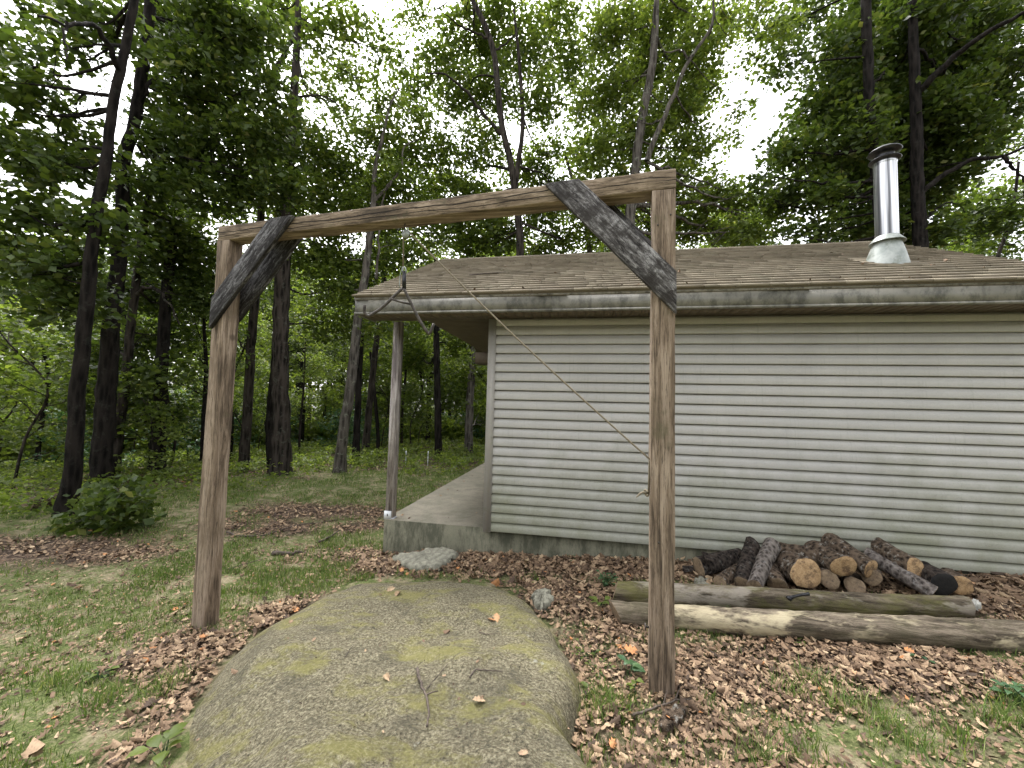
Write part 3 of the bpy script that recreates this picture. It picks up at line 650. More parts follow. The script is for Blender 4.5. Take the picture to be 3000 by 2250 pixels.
b = MB(); b.tube([FR(ps, .0645, pz), FR(ps, .068, pz), FR(ps, .072, pz), FR(ps, .0755, pz)], [.032, .024, .024, .032], 20); b.build('sheave', MAT['darkmetal'], pul)
b = MB(); b.tube(smoothpath([FR(ps-.004, .07, pz+.03), FR(ps-.02, .07, pz+.055), FR(ps-.012, .07, pz+.085), FR(ps+.006, .07, pz+.10), FR(ps, .07, 3.155)], 14), .0055, 8); b.build('hook', MAT['darkmetal'], pul)
rs, rz_ = onfr(1905, 1347, .05); ks, kz = onfr(1903, 1445.5, .05); ts, tz = onfr(1863.7, 1455, .05)
gs, gz_ = onfr(1181.5, 781.6, .07)
b = MB()
pth = [FR(gs, .07, gz_), FR(ps-.026, .07, pz)]
for a in np.linspace(180, 35, 8): pth.append(FR(ps+.026*math.cos(R_(a)), .07, pz+.026*math.sin(R_(a))))
n_ = 22
for i in range(1, n_+1):
    t_ = i/n_; pth.append(FR((ps+.024)*(1-t_)+rs*t_, .07*(1-t_)+.05*t_, (pz+.012)*(1-t_)+(rz_)*t_-.03*math.sin(t_*math.pi)))
pth += [FR(.176, .05, rz_-.02), FR(.175, .048, (rz_+kz)/2), FR(.172, .05, kz)]
b.tube(pth, .0058, 8, jit=.05)
b.tube(smoothpath([FR(.17, .03, kz+.01), FR(.155, .05, kz+.02), FR(.15, .07, kz), FR(.165, .06, kz-.02), FR(.174, .045, kz-.005)], 14), .006, 8)
b.tube(smoothpath([FR(.165, .05, kz), FR((ks+ts)/2, .04, kz+.005), FR(ts, .03, tz)], 8), [.006]*4+[.008, .007, .005, .003], 8)
rp_ = b.build('rope', MAT['rope']); tag(rp_, 'thin tan rope run over the pulley down to the right post', 'rope')
# gambrel
gb = empty('gambrel', FR(gs, .07, gz_), 'steel wire gambrel hanger dangling from the pulley rope', 'gambrel')
gp = lambda x, y, n_=.07: FR(onfr(x, y, n_)[0], n_, onfr(x, y, n_)[1])
b = MB(); b.tube(smoothpath([gp(1068.4, 893.5, -.03), gp(1069, 918, -.02), gp(1077.8, 926, -.01), gp(1094, 918, 0), gp(1179.5, 844.7)], 22), .0115, 8); b.build('arm', MAT['darkmetal'], gb)
b = MB(); b.tube(smoothpath([gp(1183, 846), gp(1250, 970, .14), gp(1257, 979, .15), gp(1261, 973, .15), gp(1271, 948.4, .16)], 22), .0115, 8); b.build('arm', MAT['darkmetal'], gb)
b = MB(); b.tube([gp(1146.9, 876.4, .03), gp(1176, 885, .07), gp(1203.9, 891.4, .11)], .0085, 8); b.build('crossbar', MAT['darkmetal'], gb)
b = MB(); q0, q1 = gp(1183.5, 795), gp(1184, 846)
b.hexa([q1-fe*.014-fn*.006, q1+fe*.014-fn*.006, q1+fe*.014+fn*.006, q1-fe*.014+fn*.006, q0-fe*.012-fn*.006, q0+fe*.016-fn*.006, q0+fe*.016+fn*.006, q0-fe*.012+fn*.006]); b.build('hanger_plate', MAT['blackmetal'], gb)
b = MB(); b.tube(smoothpath([gp(1181, 781), gp(1174, 800), gp(1170, 843)], 8), .004, 6); b.tube(smoothpath([gp(1181, 780), gp(1188, 786), gp(1187, 800), gp(1180, 797), gp(1181, 782)], 12), .005, 6); b.build('clip', MAT['galv'], gb)

# ------------------------------------------------------------------ logs by the wall
def log(name, label, cat, a, c, r0, r1, mat, endm, group=None, seg=22, knots=3, bend=.02, near_part=True):
    a = np.array(a, float); c = np.array(c, float); L = np.linalg.norm(c-a); n = max(8, int(L/.05)); d = (c-a)/L
    up = np.cross(d, [0, 0, 1.0]); up /= np.linalg.norm(up)+1e-9; up2 = np.cross(d, up)
    t_ = np.linspace(0, 1, n); p = a[None]+np.outer(t_, c-a)+np.outer(np.sin(t_*np.pi*1.0)*bend*rng.normal(), up)+np.outer(np.sin(t_*np.pi*2)*bend*.5*rng.normal(), up2)
    rad = r0+(r1-r0)*t_
    v, f = tube(p, rad, seg, 0); v = v.reshape(n, seg, 3)
    ph = rng.random(4)*6.28
    th_ = np.linspace(0, 2*np.pi, seg, endpoint=False)
    bum = 1+.06*np.sin(th_*2+ph[0])[None]+.04*np.sin(th_*3+ph[1])[None]+.05*(vnoise(np.repeat(t_*L*14, seg), np.tile(np.cos(th_)*2.3+np.sin(th_)*1.7+5, n), 1, int(ph[2]*100)).reshape(n, seg)-.5)+rng.normal(0, .022, (n, seg))+.07*(vnoise(np.repeat(t_*L*40, seg), np.tile(th_*5, n), 1, int(ph[3]*100)).reshape(n, seg)-.5)
    v = p[:, None]+(v-p[:, None])*bum[..., None]
    sk = rng.normal(0, .22, (2, 2))
    for e_, i_ in ((0, 0), (1, -1)):
        w_ = v[i_]-p[i_]; v[i_] += np.outer(w_@up*sk[e_][0]+w_@up2*sk[e_][1], d)
    b = MB(); b.add(v.reshape(-1, 3), f)
    th = empty(name, a*.5+c*.5-np.array([0, 0, min(r0, r1)]), label, cat, group)
    b.build('bark', MAT[mat], th, smooth=True)
    for k, (cen, ring, dd) in enumerate(((p[0], v[0], -d), (p[-1], v[-1], d))):
        vv = [cen+dd*.004]+[cen+(q-cen)*.55+dd*.003*rng.random() for q in ring]+[cen+(q-cen)*.985+dd*.002 for q in ring]+list(ring)
        ff = [[0, 1+j, 1+(j+1) % seg] for j in range(seg)]
        for q in (1, 1+seg): ff += [[q+j, q+seg+j, q+seg+(j+1) % seg, q+(j+1) % seg] for j in range(seg)]
        if k == 0: ff = [q[::-1] for q in ff]
        obj('cut_end', vv, ff, MAT[endm], th, smooth=False)
    return th
def k7(x, y): return (1950+x*.42948, 1520+y*.42948)
def gy(x, y, Y): return ony(*k7(x, y), Y)
def lift(q, zmin): q = np.array(q); q[2] = max(q[2], zmin); return q
# long poles
a = G(1800, 1740, .07); c = G(2835, 1783, .07)
log('long_log', 'long mossy log lying in the leaves, just in front of the firewood pile', 'log', a+[0, 0, .01], c+[0, 0, .01], .094, .080, 'log_moss', 'enddull', 'long logs laid side by side', 26, bend=.012)
a = G(1803, 1797, .07); c = G(3160, 1878, .07)
log('long_log', 'long pale peeling log nearest the camera, in front of the mossy one', 'log', a, c, .088, .105, 'log_pale', 'enddull', 'long logs laid side by side', 26, bend=.012)
FG = 'firewood logs heaped against the wall'
def fw(label, near, far_, rn, rf, Yn, Yf, mat='logbark', endm='endgrain', name='firewood_log', bend=.012):
    # near/far: crop measurements of the two end centres; Yn/Yf their distances from the camera plane
    a = gy(*near, Yn); c = gy(*far_, Yf); ka = .42948*Yn/FPX; kc = .42948*Yf/FPX
    return log(name, label, 'firewood log', a, c, rn*ka, rf*kc, mat, endm, FG, bend=bend)
fw('blackened log with a jagged end lying at the far left of the firewood heap', (225, 330), (500, 262), 56, 48, 4.30, 4.55, 'logdark', 'enddull')
fw('short black stub poking out at the very left of the firewood heap', (120, 355), (260, 330), 34, 36, 4.45, 4.5, 'logdark', 'enddull')
fw('dark rough log lying slanted under the black scaly log', (370, 440), (540, 325), 42, 40, 4.15, 4.45, 'logbark', 'enddull')
fw('black scaly barked log leaning upright on the wall, left of the grey split log', (525, 445), (600, 185), 48, 46, 4.12, 4.50, 'logdark', 'enddull')
fw('smooth grey split log leaning steeply with its foot on the mossy log', (605, 460), (728, 175), 42, 50, 4.02, 4.45, 'loggrey', 'enddull')
fw('short dark stub between the grey split log and the round pale cut end', (765, 455), (715, 330), 56, 48, 4.10, 4.35, 'logbark', 'enddull')
fw('dark log lying level on top, its brown cut end facing right', (1065, 272), (770, 215), 52, 48, 4.33, 4.52, 'logbark', 'enddull')
fw('thick log with the biggest round orange cut end, low in the middle', (957, 372), (800, 300), 84, 76, 4.12, 4.45, 'logbark', 'endgrain')
fw('flaky barked log with an oval tan cut end, next to the biggest round end', (1215, 325), (1000, 200), 66, 50, 4.10, 4.50, 'logbark', 'endgrain')
fw('dull brown log end tucked below the oval tan cut', (1112, 412), (1090, 370), 52, 48, 4.12, 4.5, 'logbark', 'enddull')
fw('brown log sloping down from the wall to a round tan end, topmost of the heap', (1400, 340), (1125, 150), 54, 50, 4.12, 4.55, 'logbark', 'endgrain')
fw('short dull log right below the topmost sloping log', (1405, 398), (1400, 370), 46, 44, 4.14, 4.5, 'logbark', 'enddull')
fw('smallest round log end at the bottom middle of the heap', (1290, 460), (1285, 420), 50, 46, 4.12, 4.5, 'logbark', 'enddull')
fw('long thin grey log slanting down to the right over the heap', (1825, 500), (1370, 235), 40, 36, 4.05, 4.50, 'loggrey', 'enddull')
fw('fat brown log on the right with a yellowish round cut end', (1705, 342), (1450, 200), 56, 58, 4.22, 4.58, 'logbark', 'endgrain')
fw('black hollow broken log at the right end of the heap', (1895, 450), (1730, 330), 66, 50, 4.10, 4.40, 'logdark', 'hollow')
fw('splintered tan log stub at the far right of the heap', (2010, 455), (1930, 395), 56, 48, 4.12, 4.35, 'logbark', 'endgrain')
# thin curled bark piece
def slab_piece(name, label, cat, pts, thick, mat, n=6):
    # pts: outline in 3D, extruded straight down a little, edges roughened
    pts = np.array(pts, float); c = pts.mean(0); k = len(pts)
    ring = []
    for i in range(k):
        for j in range(n):
            t_ = j/n; q = pts[i]*(1-t_)+pts[(i+1) % k]*t_; ring.append(q+rng.normal(0, thick*.10, 3)*[1, 1, .6])
    ring = np.array(ring); K = len(ring); rows = []
    for s, dz in ((1.0, -thick), (1.03, -thick*.5), (1.0, -.1*thick), (.93, 0), (.7, thick*.10), (.4, thick*.13), (.1, thick*.13)):
        q = c+(ring-c)*s; q = q+np.array([0, 0, dz]); q[:, 2] += rng.normal(0, thick*.06, K); rows.append(q)
    v = np.concatenate(rows); f = []
    for i in range(len(rows)-1):
        for j in range(K): m = (j+1) % K; f.append([i*K+j, i*K+m, (i+1)*K+m, (i+1)*K+j])
    f.append([(len(rows)-1)*K+j for j in range(K)])
    return tag(obj(name, v, f, MAT[mat], None, smooth=True), label, cat)
slab_piece('bark_piece', 'curled black bark scrap on top of the leftmost firewood', 'bark piece', [gy(245, 222, 4.3), gy(300, 235, 4.28), gy(360, 272, 4.26), gy(340, 282, 4.2), gy(275, 272, 4.2)], .02, 'logdark')
# stones
def GS(x, y, o=0): return GV(x, y, o)
hz = .075
slab_piece('flat_stone', 'flat grey stone slab propped against the porch foundation corner', 'stone',
           [GS(848, 1202, hz), GS(872, 1214, hz), GS(905, 1222, hz), GS(945, 1222, hz), GS(968, 1210, hz), GS(988, 1192, hz+.02), GS(968, 1181, hz+.03), GS(925, 1183, hz+.02), GS(900, 1192, hz), GS(865, 1194, hz)], .10, 'stone')
slab_piece('stone', 'small dark stone in the leaves right of the boulder', 'stone', [GS(1150, 1296, .07), GS(1170, 1306, .07), GS(1190, 1296, .07), GS(1192, 1276, .08), GS(1172, 1268, .08), GS(1152, 1276, .08)], .12, 'stone')
slab_piece('stone', 'small lichened stone below the left end of the firewood heap', 'stone', [k for k in (gy(195, 450, 4.12), gy(240, 470, 4.05), gy(290, 455, 4.1), gy(285, 410, 4.2), gy(240, 392, 4.25), gy(200, 410, 4.2))], .08, 'stone')
slab_piece('bark_chunk', 'rough grey brown chunk of bark on the leaves in front of the right post', 'bark chunk', [G(1928, 2118, .06), G(1962, 2128, .06), G(2000, 2100, .06), G(2012, 2068, .06), G(1985, 2062, .07), G(1945, 2078, .07)], .035, 'logbark')
slab_piece('white_stone', 'chalky white broken piece at the right end of the mossy log', 'stone', [G(2835, 1762, .09), G(2858, 1772, .08), G(2872, 1772, .08), G(2870, 1758, .1), G(2850, 1753, .1)], .04, 'chalk')
# railroad spike like iron pin on the mossy log
a = gy(845, 540, 3.52); c = gy(975, 512, 3.56)
b = MB(); b.tube(smoothpath([a, a*.6+c*.4+[0, 0, .005], c], 8), [.016, .013, .011, .011, .011, .011, .012, .015], 8); b.tube([a-[.01, 0, .012], a+[.004, 0, .006]], .022, 8)
tag(b.build('iron_pin', MAT['blackmetal']), 'rusty iron pin lying on top of the mossy log', 'iron pin')
# sticks and twigs
def stick(label, pts, r, name='stick', grp=None, forks=()):
    b = MB(); p = smoothpath(pts, max(8, 4*len(pts))); n = len(p); p = p+rng.normal(0, r*.25, p.shape)
    b.tube(p, np.linspace(r, r*.45, n), 7, jit=.12)
    for i, d_ in forks:
        q = p[int(i*n)]; b.tube(smoothpath([q, q+np.array(d_)*.5+[0, 0, .004], q+np.array(d_)], 6), np.linspace(r*.6, r*.25, 6), 6)
    return tag(b.build(name, MAT['twig'], smooth=True), label, 'stick', grp)
def onrock(vx, vy, o=.01):
    z = .2
    for _ in range(15): p = onz(vx*KV, vy*KV, z); z = .5*z+.5*(float(rock_z(p[0], p[1]))+o)
    return np.array([p[0], p[1], z])
stick('dark crooked stick lying on the middle of the boulder', [onrock(*q) for q in ((900, 1445), (908, 1475), (922, 1510), (926, 1545), (921, 1572))], .009, forks=((.3, (-.05, .05, 0)), (.55, (.05, .04, .0))))
stick('small bent twig on the right side of the boulder', [onrock(*q) for q in ((1015, 1463), (1030, 1446), (1055, 1448), (1086, 1452))], .005, 'twig')
stick('thin straight straw twig slanting across the boulder top', [onrock(*q, .012) for q in ((922, 1488), (950, 1455), (985, 1415))], .003, 'twig')
stick('tiny dark twig on the upper left of the boulder', [onrock(*q) for q in ((745, 1420), (752, 1408), (764, 1394))], .003, 'twig')
stick('short twig on the upper right of the boulder', [onrock(*q) for q in ((1035, 1366), (1055, 1370), (1075, 1368))], .004, 'twig')
stick('thick brown branch piece on the grass left of the porch', [GV(*q, .03) for q in ((688, 1172), (708, 1162), (730, 1148))], .018)
stick('long thin branch lying along the edge of the mulch patch', [GV(*q, .02) for q in ((488, 1148), (520, 1158), (570, 1156), (620, 1140), (730, 1122))], .014, forks=((.3, (.1, .15, .02)),))
stick('short rotten log piece in the grass behind the boulder', [GV(*q, .03) for q in ((590, 1194), (620, 1196), (655, 1192))], .03)
stick('grey lichened twig at the foot of the right post', [G(*q, .035) for q in ((1850, 2095), (1900, 2080), (1950, 2062), (1985, 2050), (2028, 2048))], .008, forks=((.5, (.03, .07, .03)), (.7, (.04, .06, .03))))
stick('dark twig in the grass right of the left post', [GV(*q, .015) for q in ((490, 1230), (530, 1218), (575, 1205))], .006, 'twig')
stick('long weathered branch in the leaves in front of the pale log', [GV(*q, .015) for q in ((1690, 1440), (1800, 1455), (1900, 1470), (1960, 1480))], .012)
b = MB(); sp_ = [ony(*q, 4.95) for q in ((1212, 806), (1250, 804), (1292, 801))]
y_ = 5.35; pts = [(-1.62, y_, EZ+(y_-EY)*.536+.02), (-1.4, y_+.02, EZ+(y_+.02-EY)*.536+.03), (-1.1, y_+.06, EZ+(y_+.06-EY)*.536+.035)]
b.tube(smoothpath(pts, 10), np.linspace(.012, .005, 10), 6); tag(b.build('stick', MAT['twig']), 'dark stick lying on the roof shingles near the porch corner', 'stick')
# pale fallen thing in the woods at left
a = GV(60, 1090, .12); c = GV(135, 1075, .12)
log('fallen_log', 'pale stripped fallen log behind the leftmost trunk', 'log', a, c, .12, .10, 'logbark', 'enddull')

# ------------------------------------------------------------------ trees
def leaf_quads(P, nrm, size, w_=.64, droop=0.25):
    n = len(P); nr = nrm/np.linalg.norm(nrm, axis=1)[:, None]; yaw = rng.random(n)*2*np.pi
    d = np.stack([np.cos(yaw), np.sin(yaw), -droop*rng.random(n)*2], 1); d -= nr*(d*nr).sum(1)[:, None]; d /= np.linalg.norm(d, axis=1)[:, None]+1e-9
    s = np.cross(nr, d); L = size*(.6+.8*rng.random(n)); W = L*w_*.5
    b = P-d*(L*.5)[:, None]; t = P+d*(L*.5)[:, None]; m = P+d*(L*.03)[:, None]+nr*(L*.08)[:, None]
    v = np.stack([b, m+s*W[:, None], t, m-s*W[:, None]], 1).reshape(-1, 3)
    return v
def spray_leaves(C, R, nleaf, size, per=12, flat=.9, tilt=.55, rs=None):
    # leaves gathered in small, roughly level sprays inside an ellipsoid
    ns = max(3, int(nleaf/per)); u = rng.normal(size=(ns, 3)); u /= np.linalg.norm(u, axis=1)[:, None]
    c = C+u*(rng.random(ns)**.45*R)[:, None]*np.array([1, 1, flat])
    nr = rng.normal(0, tilt, (ns, 3)); nr[:, 2] = 1; shade = rng.normal(0, .12, ns)
    rs = rs or size*2.1
    cc = np.repeat(c, per, 0); nn = np.repeat(nr, per, 0)+rng.normal(0, .6, (ns*per, 3)); k = ns*per
    a = rng.random(k)*2*np.pi; rad = np.sqrt(rng.random(k))*rs*1.25
    nu = nr/np.linalg.norm(nr, axis=1)[:, None]; e1 = np.cross(nu, [1, 0, 0.01]); e1 /= np.linalg.norm(e1, axis=1)[:, None]; e2 = np.cross(nu, e1)
    P = cc+np.repeat(e1, per, 0)*(np.cos(a)*rad)[:, None]+np.repeat(e2, per, 0)*(np.sin(a)*rad)[:, None]
    P[:, 2] -= rad*rad*.5/rs*.5; P += rng.normal(0, size*.15, P.shape)
    v = leaf_quads(P, nn, size*np.ones(k)); at_ = np.clip(rng.beta(2.3, 2.6, k)+np.repeat(shade, per), 0, 1)
    return v, np.repeat(at_, 4)
class Crown:
    def __init__(s): s.v = []; s.a = []
    def add(s, va): s.v.append(va[0]); s.a.append(va[1])
    def build(s, parent, mat, name='crown'):
        v = np.concatenate(s.v); f = np.arange(len(v)).reshape(-1, 4)
        return obj(name, v, f, MAT[mat], parent, attr={'rnd': np.concatenate(s.a)})
def trunk_tube(b, pts, rad, seg=14, amp=.05, n=None, flare=0.0):
    L = np.linalg.norm(np.diff(np.asarray(pts, float), axis=0), axis=1).sum(); n = n or max(6, min(60, int(L/.22)))
    p = smoothpath(pts, n); r = np.interp(np.linspace(0, 1, n), np.linspace(0, 1, len(rad)), rad)
    p[1:-1] += rng.normal(0, 1, p[1:-1].shape)*r[1:-1, None]*.06
    if flare: h = p[:, 2]-p[0, 2]; r = r*(1+flare*np.exp(-np.maximum(h, 0)/.28))
    v, f = tube(p, r, seg); v = v.reshape(n, seg, 3); th_ = np.linspace(0, 2*np.pi, seg, endpoint=False)
    k = 1+amp*np.sin(th_*3+rng.random()*6)[None]*(1+2*flare*np.exp(-np.maximum(p[:, 2]-p[0, 2], 0)/.3))[:, None]+rng.normal(0, amp*.6, (n, seg))
    v = p[:, None]+(v-p[:, None])*k[..., None]; b.add(v.reshape(-1, 3), f)
    return p, r
def limb(b, q, c, r, sag=.15, seg=6):
    q = np.array(q); c = np.array(c); L = np.linalg.norm(c-q); m = q*.55+c*.45+rng.normal(0, .08*L, 3)-np.array([0, 0, sag*L*.3])
    p = smoothpath([q, m, c], max(7, int(L/.25))); n = len(p); p[1:] += rng.normal(0, .018*L/3, p[1:].shape)
    v, f = tube(p, np.linspace(r, r*.22, n), seg); b.add(v, f)
    for _ in range(8):
        i = rng.integers(n//3, n); d = rng.normal(0, 1, 3)*[1, 1, .5]; d *= .16*L/np.linalg.norm(d)+.15
        tw = smoothpath([p[i], p[i]+d*.5+rng.normal(0, .04, 3), p[i]+d], 5); v, f = tube(tw, np.linspace(r*.3, r*.08, 5), 5); b.add(v, f)
LEAFPX = .13*.072*.55
def tree(label, d, stems, blobs, bark, leaf, base=None, size=.13, od=1.0, name='oak_tree', group=None, limbs=(), flare=.45):
    # stems: list of ([(x, y) picture measurements], [widths in the picture]); d: distance of the trunk
    root = None; b = MB(); cr = Crown(); P_ = []
    for k, (pts, ws) in enumerate(stems):
        P = [V(x, y, d) for x, y in pts]
        if k == 0:
            if base is None: g = np.array([P[0][0], P[0][1], g1(P[0][0], P[0][1])]); 
            else: g = base
            if g[2] < P[0][2]-.15: P = [g-np.array([0, 0, .25])]+P; ws = [ws[0]*1.12]+list(ws)
            else: P[0] = g-np.array([0, 0, .25])
            root = empty(name, g, label, 'tree', group)
        cth = math.cos(math.atan((pts[0][0]*KV-1500)/FPX)); r = [x*KV/FPX*d/2*cth for x in ws]; p, rr = trunk_tube(b, P, r, 16 if ws[0] > 18 else 10, flare=flare if k == 0 else 0); P_.append((p, rr))
    for pts, w0 in limbs:
        P = smoothpath([V(x, y, d+dd) for x, y, dd in pts], 16); n = len(P); v, f = tube(P+rng.normal(0, .02, P.shape), np.linspace(w0*KV/FPX*d/2, w0*.3*KV/FPX*d/2, n), 7); b.add(v, f)
        P_.append((P, np.linspace(w0*KV/FPX*d/2, w0*.3*KV/FPX*d/2, n)))
    for bl in blobs:
        x, y, rp = bl[:3]; o_ = (bl[3] if len(bl) > 3 else 1)*od; o_ = 3.1*o_**.85; dd = bl[4] if len(bl) > 4 else rng.uniform(.1, 2.2)*d/11
        D = d+dd; c = V(x, y, D); R = rp*KV/FPX*D
        nl = o_*math.pi*R*R/(size*size*.072/.13*.55); nl = min(nl, 12000)
        cr.add(spray_leaves(c, R, nl, size))
        best = None
        for p, rr in P_:
            low = p[p[:, 2] < c[2]-.1]; 
            if len(low) == 0: low = p[:1]
            dist = np.linalg.norm(low-c, axis=1)+.3*np.abs(c[2]-low[:, 2]); j = dist.argmin()
            if best is None or dist[j] < best[0]: best = (dist[j], low[j], rr[min(j, len(rr)-1)])
        if best[0] > R*.5: limb(b, best[1], c, min(best[2]*.5, .012+.012*best[0]))
    b.build('trunk', MAT[bark], root, smooth=True)
    if blobs: cr.build(root, leaf)
    return root
def jb(L, n, jx, jy, rp, od):   # loose fill round a few centres
    out = []
    for _ in range(n):
        x, y = L[rng.integers(len(L))][:2]; out.append((x+rng.normal(0, jx), y+rng.normal(0, jy), rp*(.7+.6*rng.random()), od))
    return out
gA, gB, gC = GV(140, 1112), GV(215, 1058), GV(242, 1045)
dep = lambda g: float((g-CAM)@_f)
tree('big dark oak, leftmost of the clustered trunks, leaning right with flared foot', dep(gA), [([(140,1110),(160,1000),(168,850),(185,700),(197,560),(212,440),(228,357),(243,233),(262,140),(290,0),(300,-120)], [52,44,40,38,36,32,29,26,24,22,18])],
     [(60,340,75,1.3),(140,350,60,1.2),(20,540,60,1.1),(110,590,60,1.0),(20,180,60,.9),(0,90,50,.8),(30,440,70,.9),(110,470,55,.8),(60,140,60,.55),(140,110,50,.4),(160,230,50,.45),(40,240,60,.4),(110,250,40,.5),(200,330,50,1.0),(150,560,60,.9),(60,560,60,.9),(180,30,60,.8),(90,20,60,.6),
      (250,60,60,.9),(190,640,60,1.0),(110,650,60,.8),(230,480,60,1.2)], 'bark_black', 'leaf_dark', gA, size=.15, od=1.25,
     limbs=[([(258,160,0),(210,60,-.5),(140,52,-1.0),(80,30,-1.4)],12),([(145,52,-1),(138,90,-1.1),(148,130,-1.2)],5)])
tree('big dark oak just right of the leftmost leaning one, with a heavy straight trunk', dep(gB), [([(215,1056),(225,900),(240,700),(256,560),(263,435),(268,342),(290,264),(302,187),(315,93),(325,0),(332,-120)], [56,50,48,43,38,35,33,30,29,28,24])],
     [(380,60,70,1.6),(450,40,70,1.5),(430,150,75,1.6),(520,120,70,1.4),(500,220,70,1.5),(400,230,65,1.5),(560,60,60,1.0),(580,180,50,1.0),(380,320,70,1.5),(460,310,70,1.5),(550,290,60,1.4),(340,400,65,1.3),(430,400,70,1.5),(510,390,65,1.5),(590,400,55,1.2),(590,330,50,1.1),
      (330,500,60,1.2),(400,490,60,1.3),(360,140,50,1.2),(340,250,50,1.1),(340,20,50,1.0),(480,20,60,1.2),(610,250,40,.9),(280,420,50,1.0),(620,380,40,.9)], 'bark_black', 'leaf_dark', gB, size=.14,
     limbs=[([(305,215,0),(335,170,.2),(375,165,.5),(410,190,.8),(440,200,1)],9),([(300,320,0),(330,300,0),(380,305,.3),(410,300,.4)],9)])
tree('thin brown tree leaning right against the two big oaks', dep(gC)+.2, [([(240,1045),(255,930),(270,830),(283,700),(295,600),(312,480),(330,380),(350,250)], [34,28,25,22,20,18,14,10])],
     [(300,620,60,1.1),(370,640,55,1.1),(240,620,55,1.1),(400,560,60,1.2),(330,560,55,1.1),(430,640,50,.9),(180,750,50,.8),(330,730,55,.9),(400,720,50,.8),(250,760,50,.8),(310,870,60,1.1),(220,860,55,1.0),(390,880,45,.9),(170,830,40,.7),(280,810,55,.9),(345,920,35,.8),(250,920,30,.8),(180,520,40,.9)], 'bark', 'leaf_dark', gC, size=.12, name='understory_tree',
     limbs=[([(290,640,0),(330,620,-.2),(360,650,-.3),(385,700,-.4)],8)])
g = GV(337, 1034)
tree('dark straight trunk with a swollen foot, standing alone behind the left oaks', dep(g), [([(337,1034),(341,960),(347,850),(356,700),(368,560),(385,400),(400,250)], [44,34,30,27,25,22,16])],
     [(420,600,50,1.0),(380,540,50,1.1),(340,660,40,.8),(450,540,50,1.0),(400,450,50,1.1)], 'bark_black', 'leaf_mid', g, size=.13)
g = GV(526, 1018)
tree('slim dark tree just right of the left hoist post', dep(g), [([(526,1018),(534,900),(541,780),(552,640),(562,500),(570,380),(590,250)], [26,22,22,20,18,16,10])],
     [(500,460,40,1.1),(560,420,50,1.2),(610,480,40,1.0),(540,640,35,.8),(500,700,40,.7)], 'bark', 'leaf_mid', g, size=.13, limbs=[([(535,760,0),(515,735,0),(495,690,0)],4)])
g = GV(610, 1026)
tree('tallest thick furrowed oak behind the left corner brace', dep(g), [([(610,1026),(610,920),(607,800),(608,700),(613,560),(622,430),(632,250),(640,130),(645,0),(648,-100)], [48,38,36,36,34,27,20,18,14,10])],
     [(690,80,50,.5),(740,150,50,.45),(660,180,50,.6),(720,40,55,.7),(620,40,55,.8),(700,330,60,.9),(660,300,55,.9),(720,400,60,1.1),(680,460,60,1.1),(600,300,55,1.0),(700,540,50,1.0),(740,480,50,1.0),(660,560,50,.9),(590,20,60,.9),(780,60,50,.5),(830,110,45,.4),(770,170,45,.5),(760,260,40,.5),(720,220,45,.5),(650,400,50,1.0),(730,620,55,.9),(690,700,50,.7)], 'bark', 'leaf_mid', g, size=.13,
     limbs=[([(590,157,0),(623,100,.1),(656,46,.3),(690,20,.5),(756,0,.8)],11),([(612,430,0),(598,300,0),(590,157,0)],13)])
g = GV(582, 1024)
tree('dark trunk tucked close against the tallest thick oak', dep(g)+.3, [([(575,1022),(585,920),(594,820),(600,700),(603,600),(600,450)], [34,28,24,20,16,10])], [(560,340,45,.9),(610,560,40,.7)], 'bark_black', 'leaf_dark', g+np.array([-.0, .3, 0]), size=.13)
g = GV(732, 1020)
tree('lichen spotted tree with a forked crown left of the porch roof corner', dep(g), [([(732,1020),(742,930),(754,850),(762,790),(774,680),(786,610),(797,520),(806,443),(810,366),(830,283),(843,226),(863,190)], [28,24,23,22,21,19,17,15,12,9,6,2])],
     [(820,300,55,1.0),(880,330,55,1.1),(770,370,55,1.1),(850,400,60,1.3),(780,450,50,1.1),(910,450,50,1.0),(850,480,50,1.1),(830,230,45,.8),(900,250,45,.6),(730,560,50,1.0),(790,580,50,.9),(840,560,40,.9),(710,640,50,.8),(940,500,45,.9),(880,540,45,1.0),(760,700,50,.9),(830,690,45,.9)], 'bark_grey', 'leaf_mid', g, size=.13,
     limbs=[([(812,600,0),(822,480,0),(838,400,.2),(862,380,.4),(880,440,.6)],6),([(806,440,0),(840,400,0),(866,360,.2),(880,310,.4),(905,300,.6)],7)])
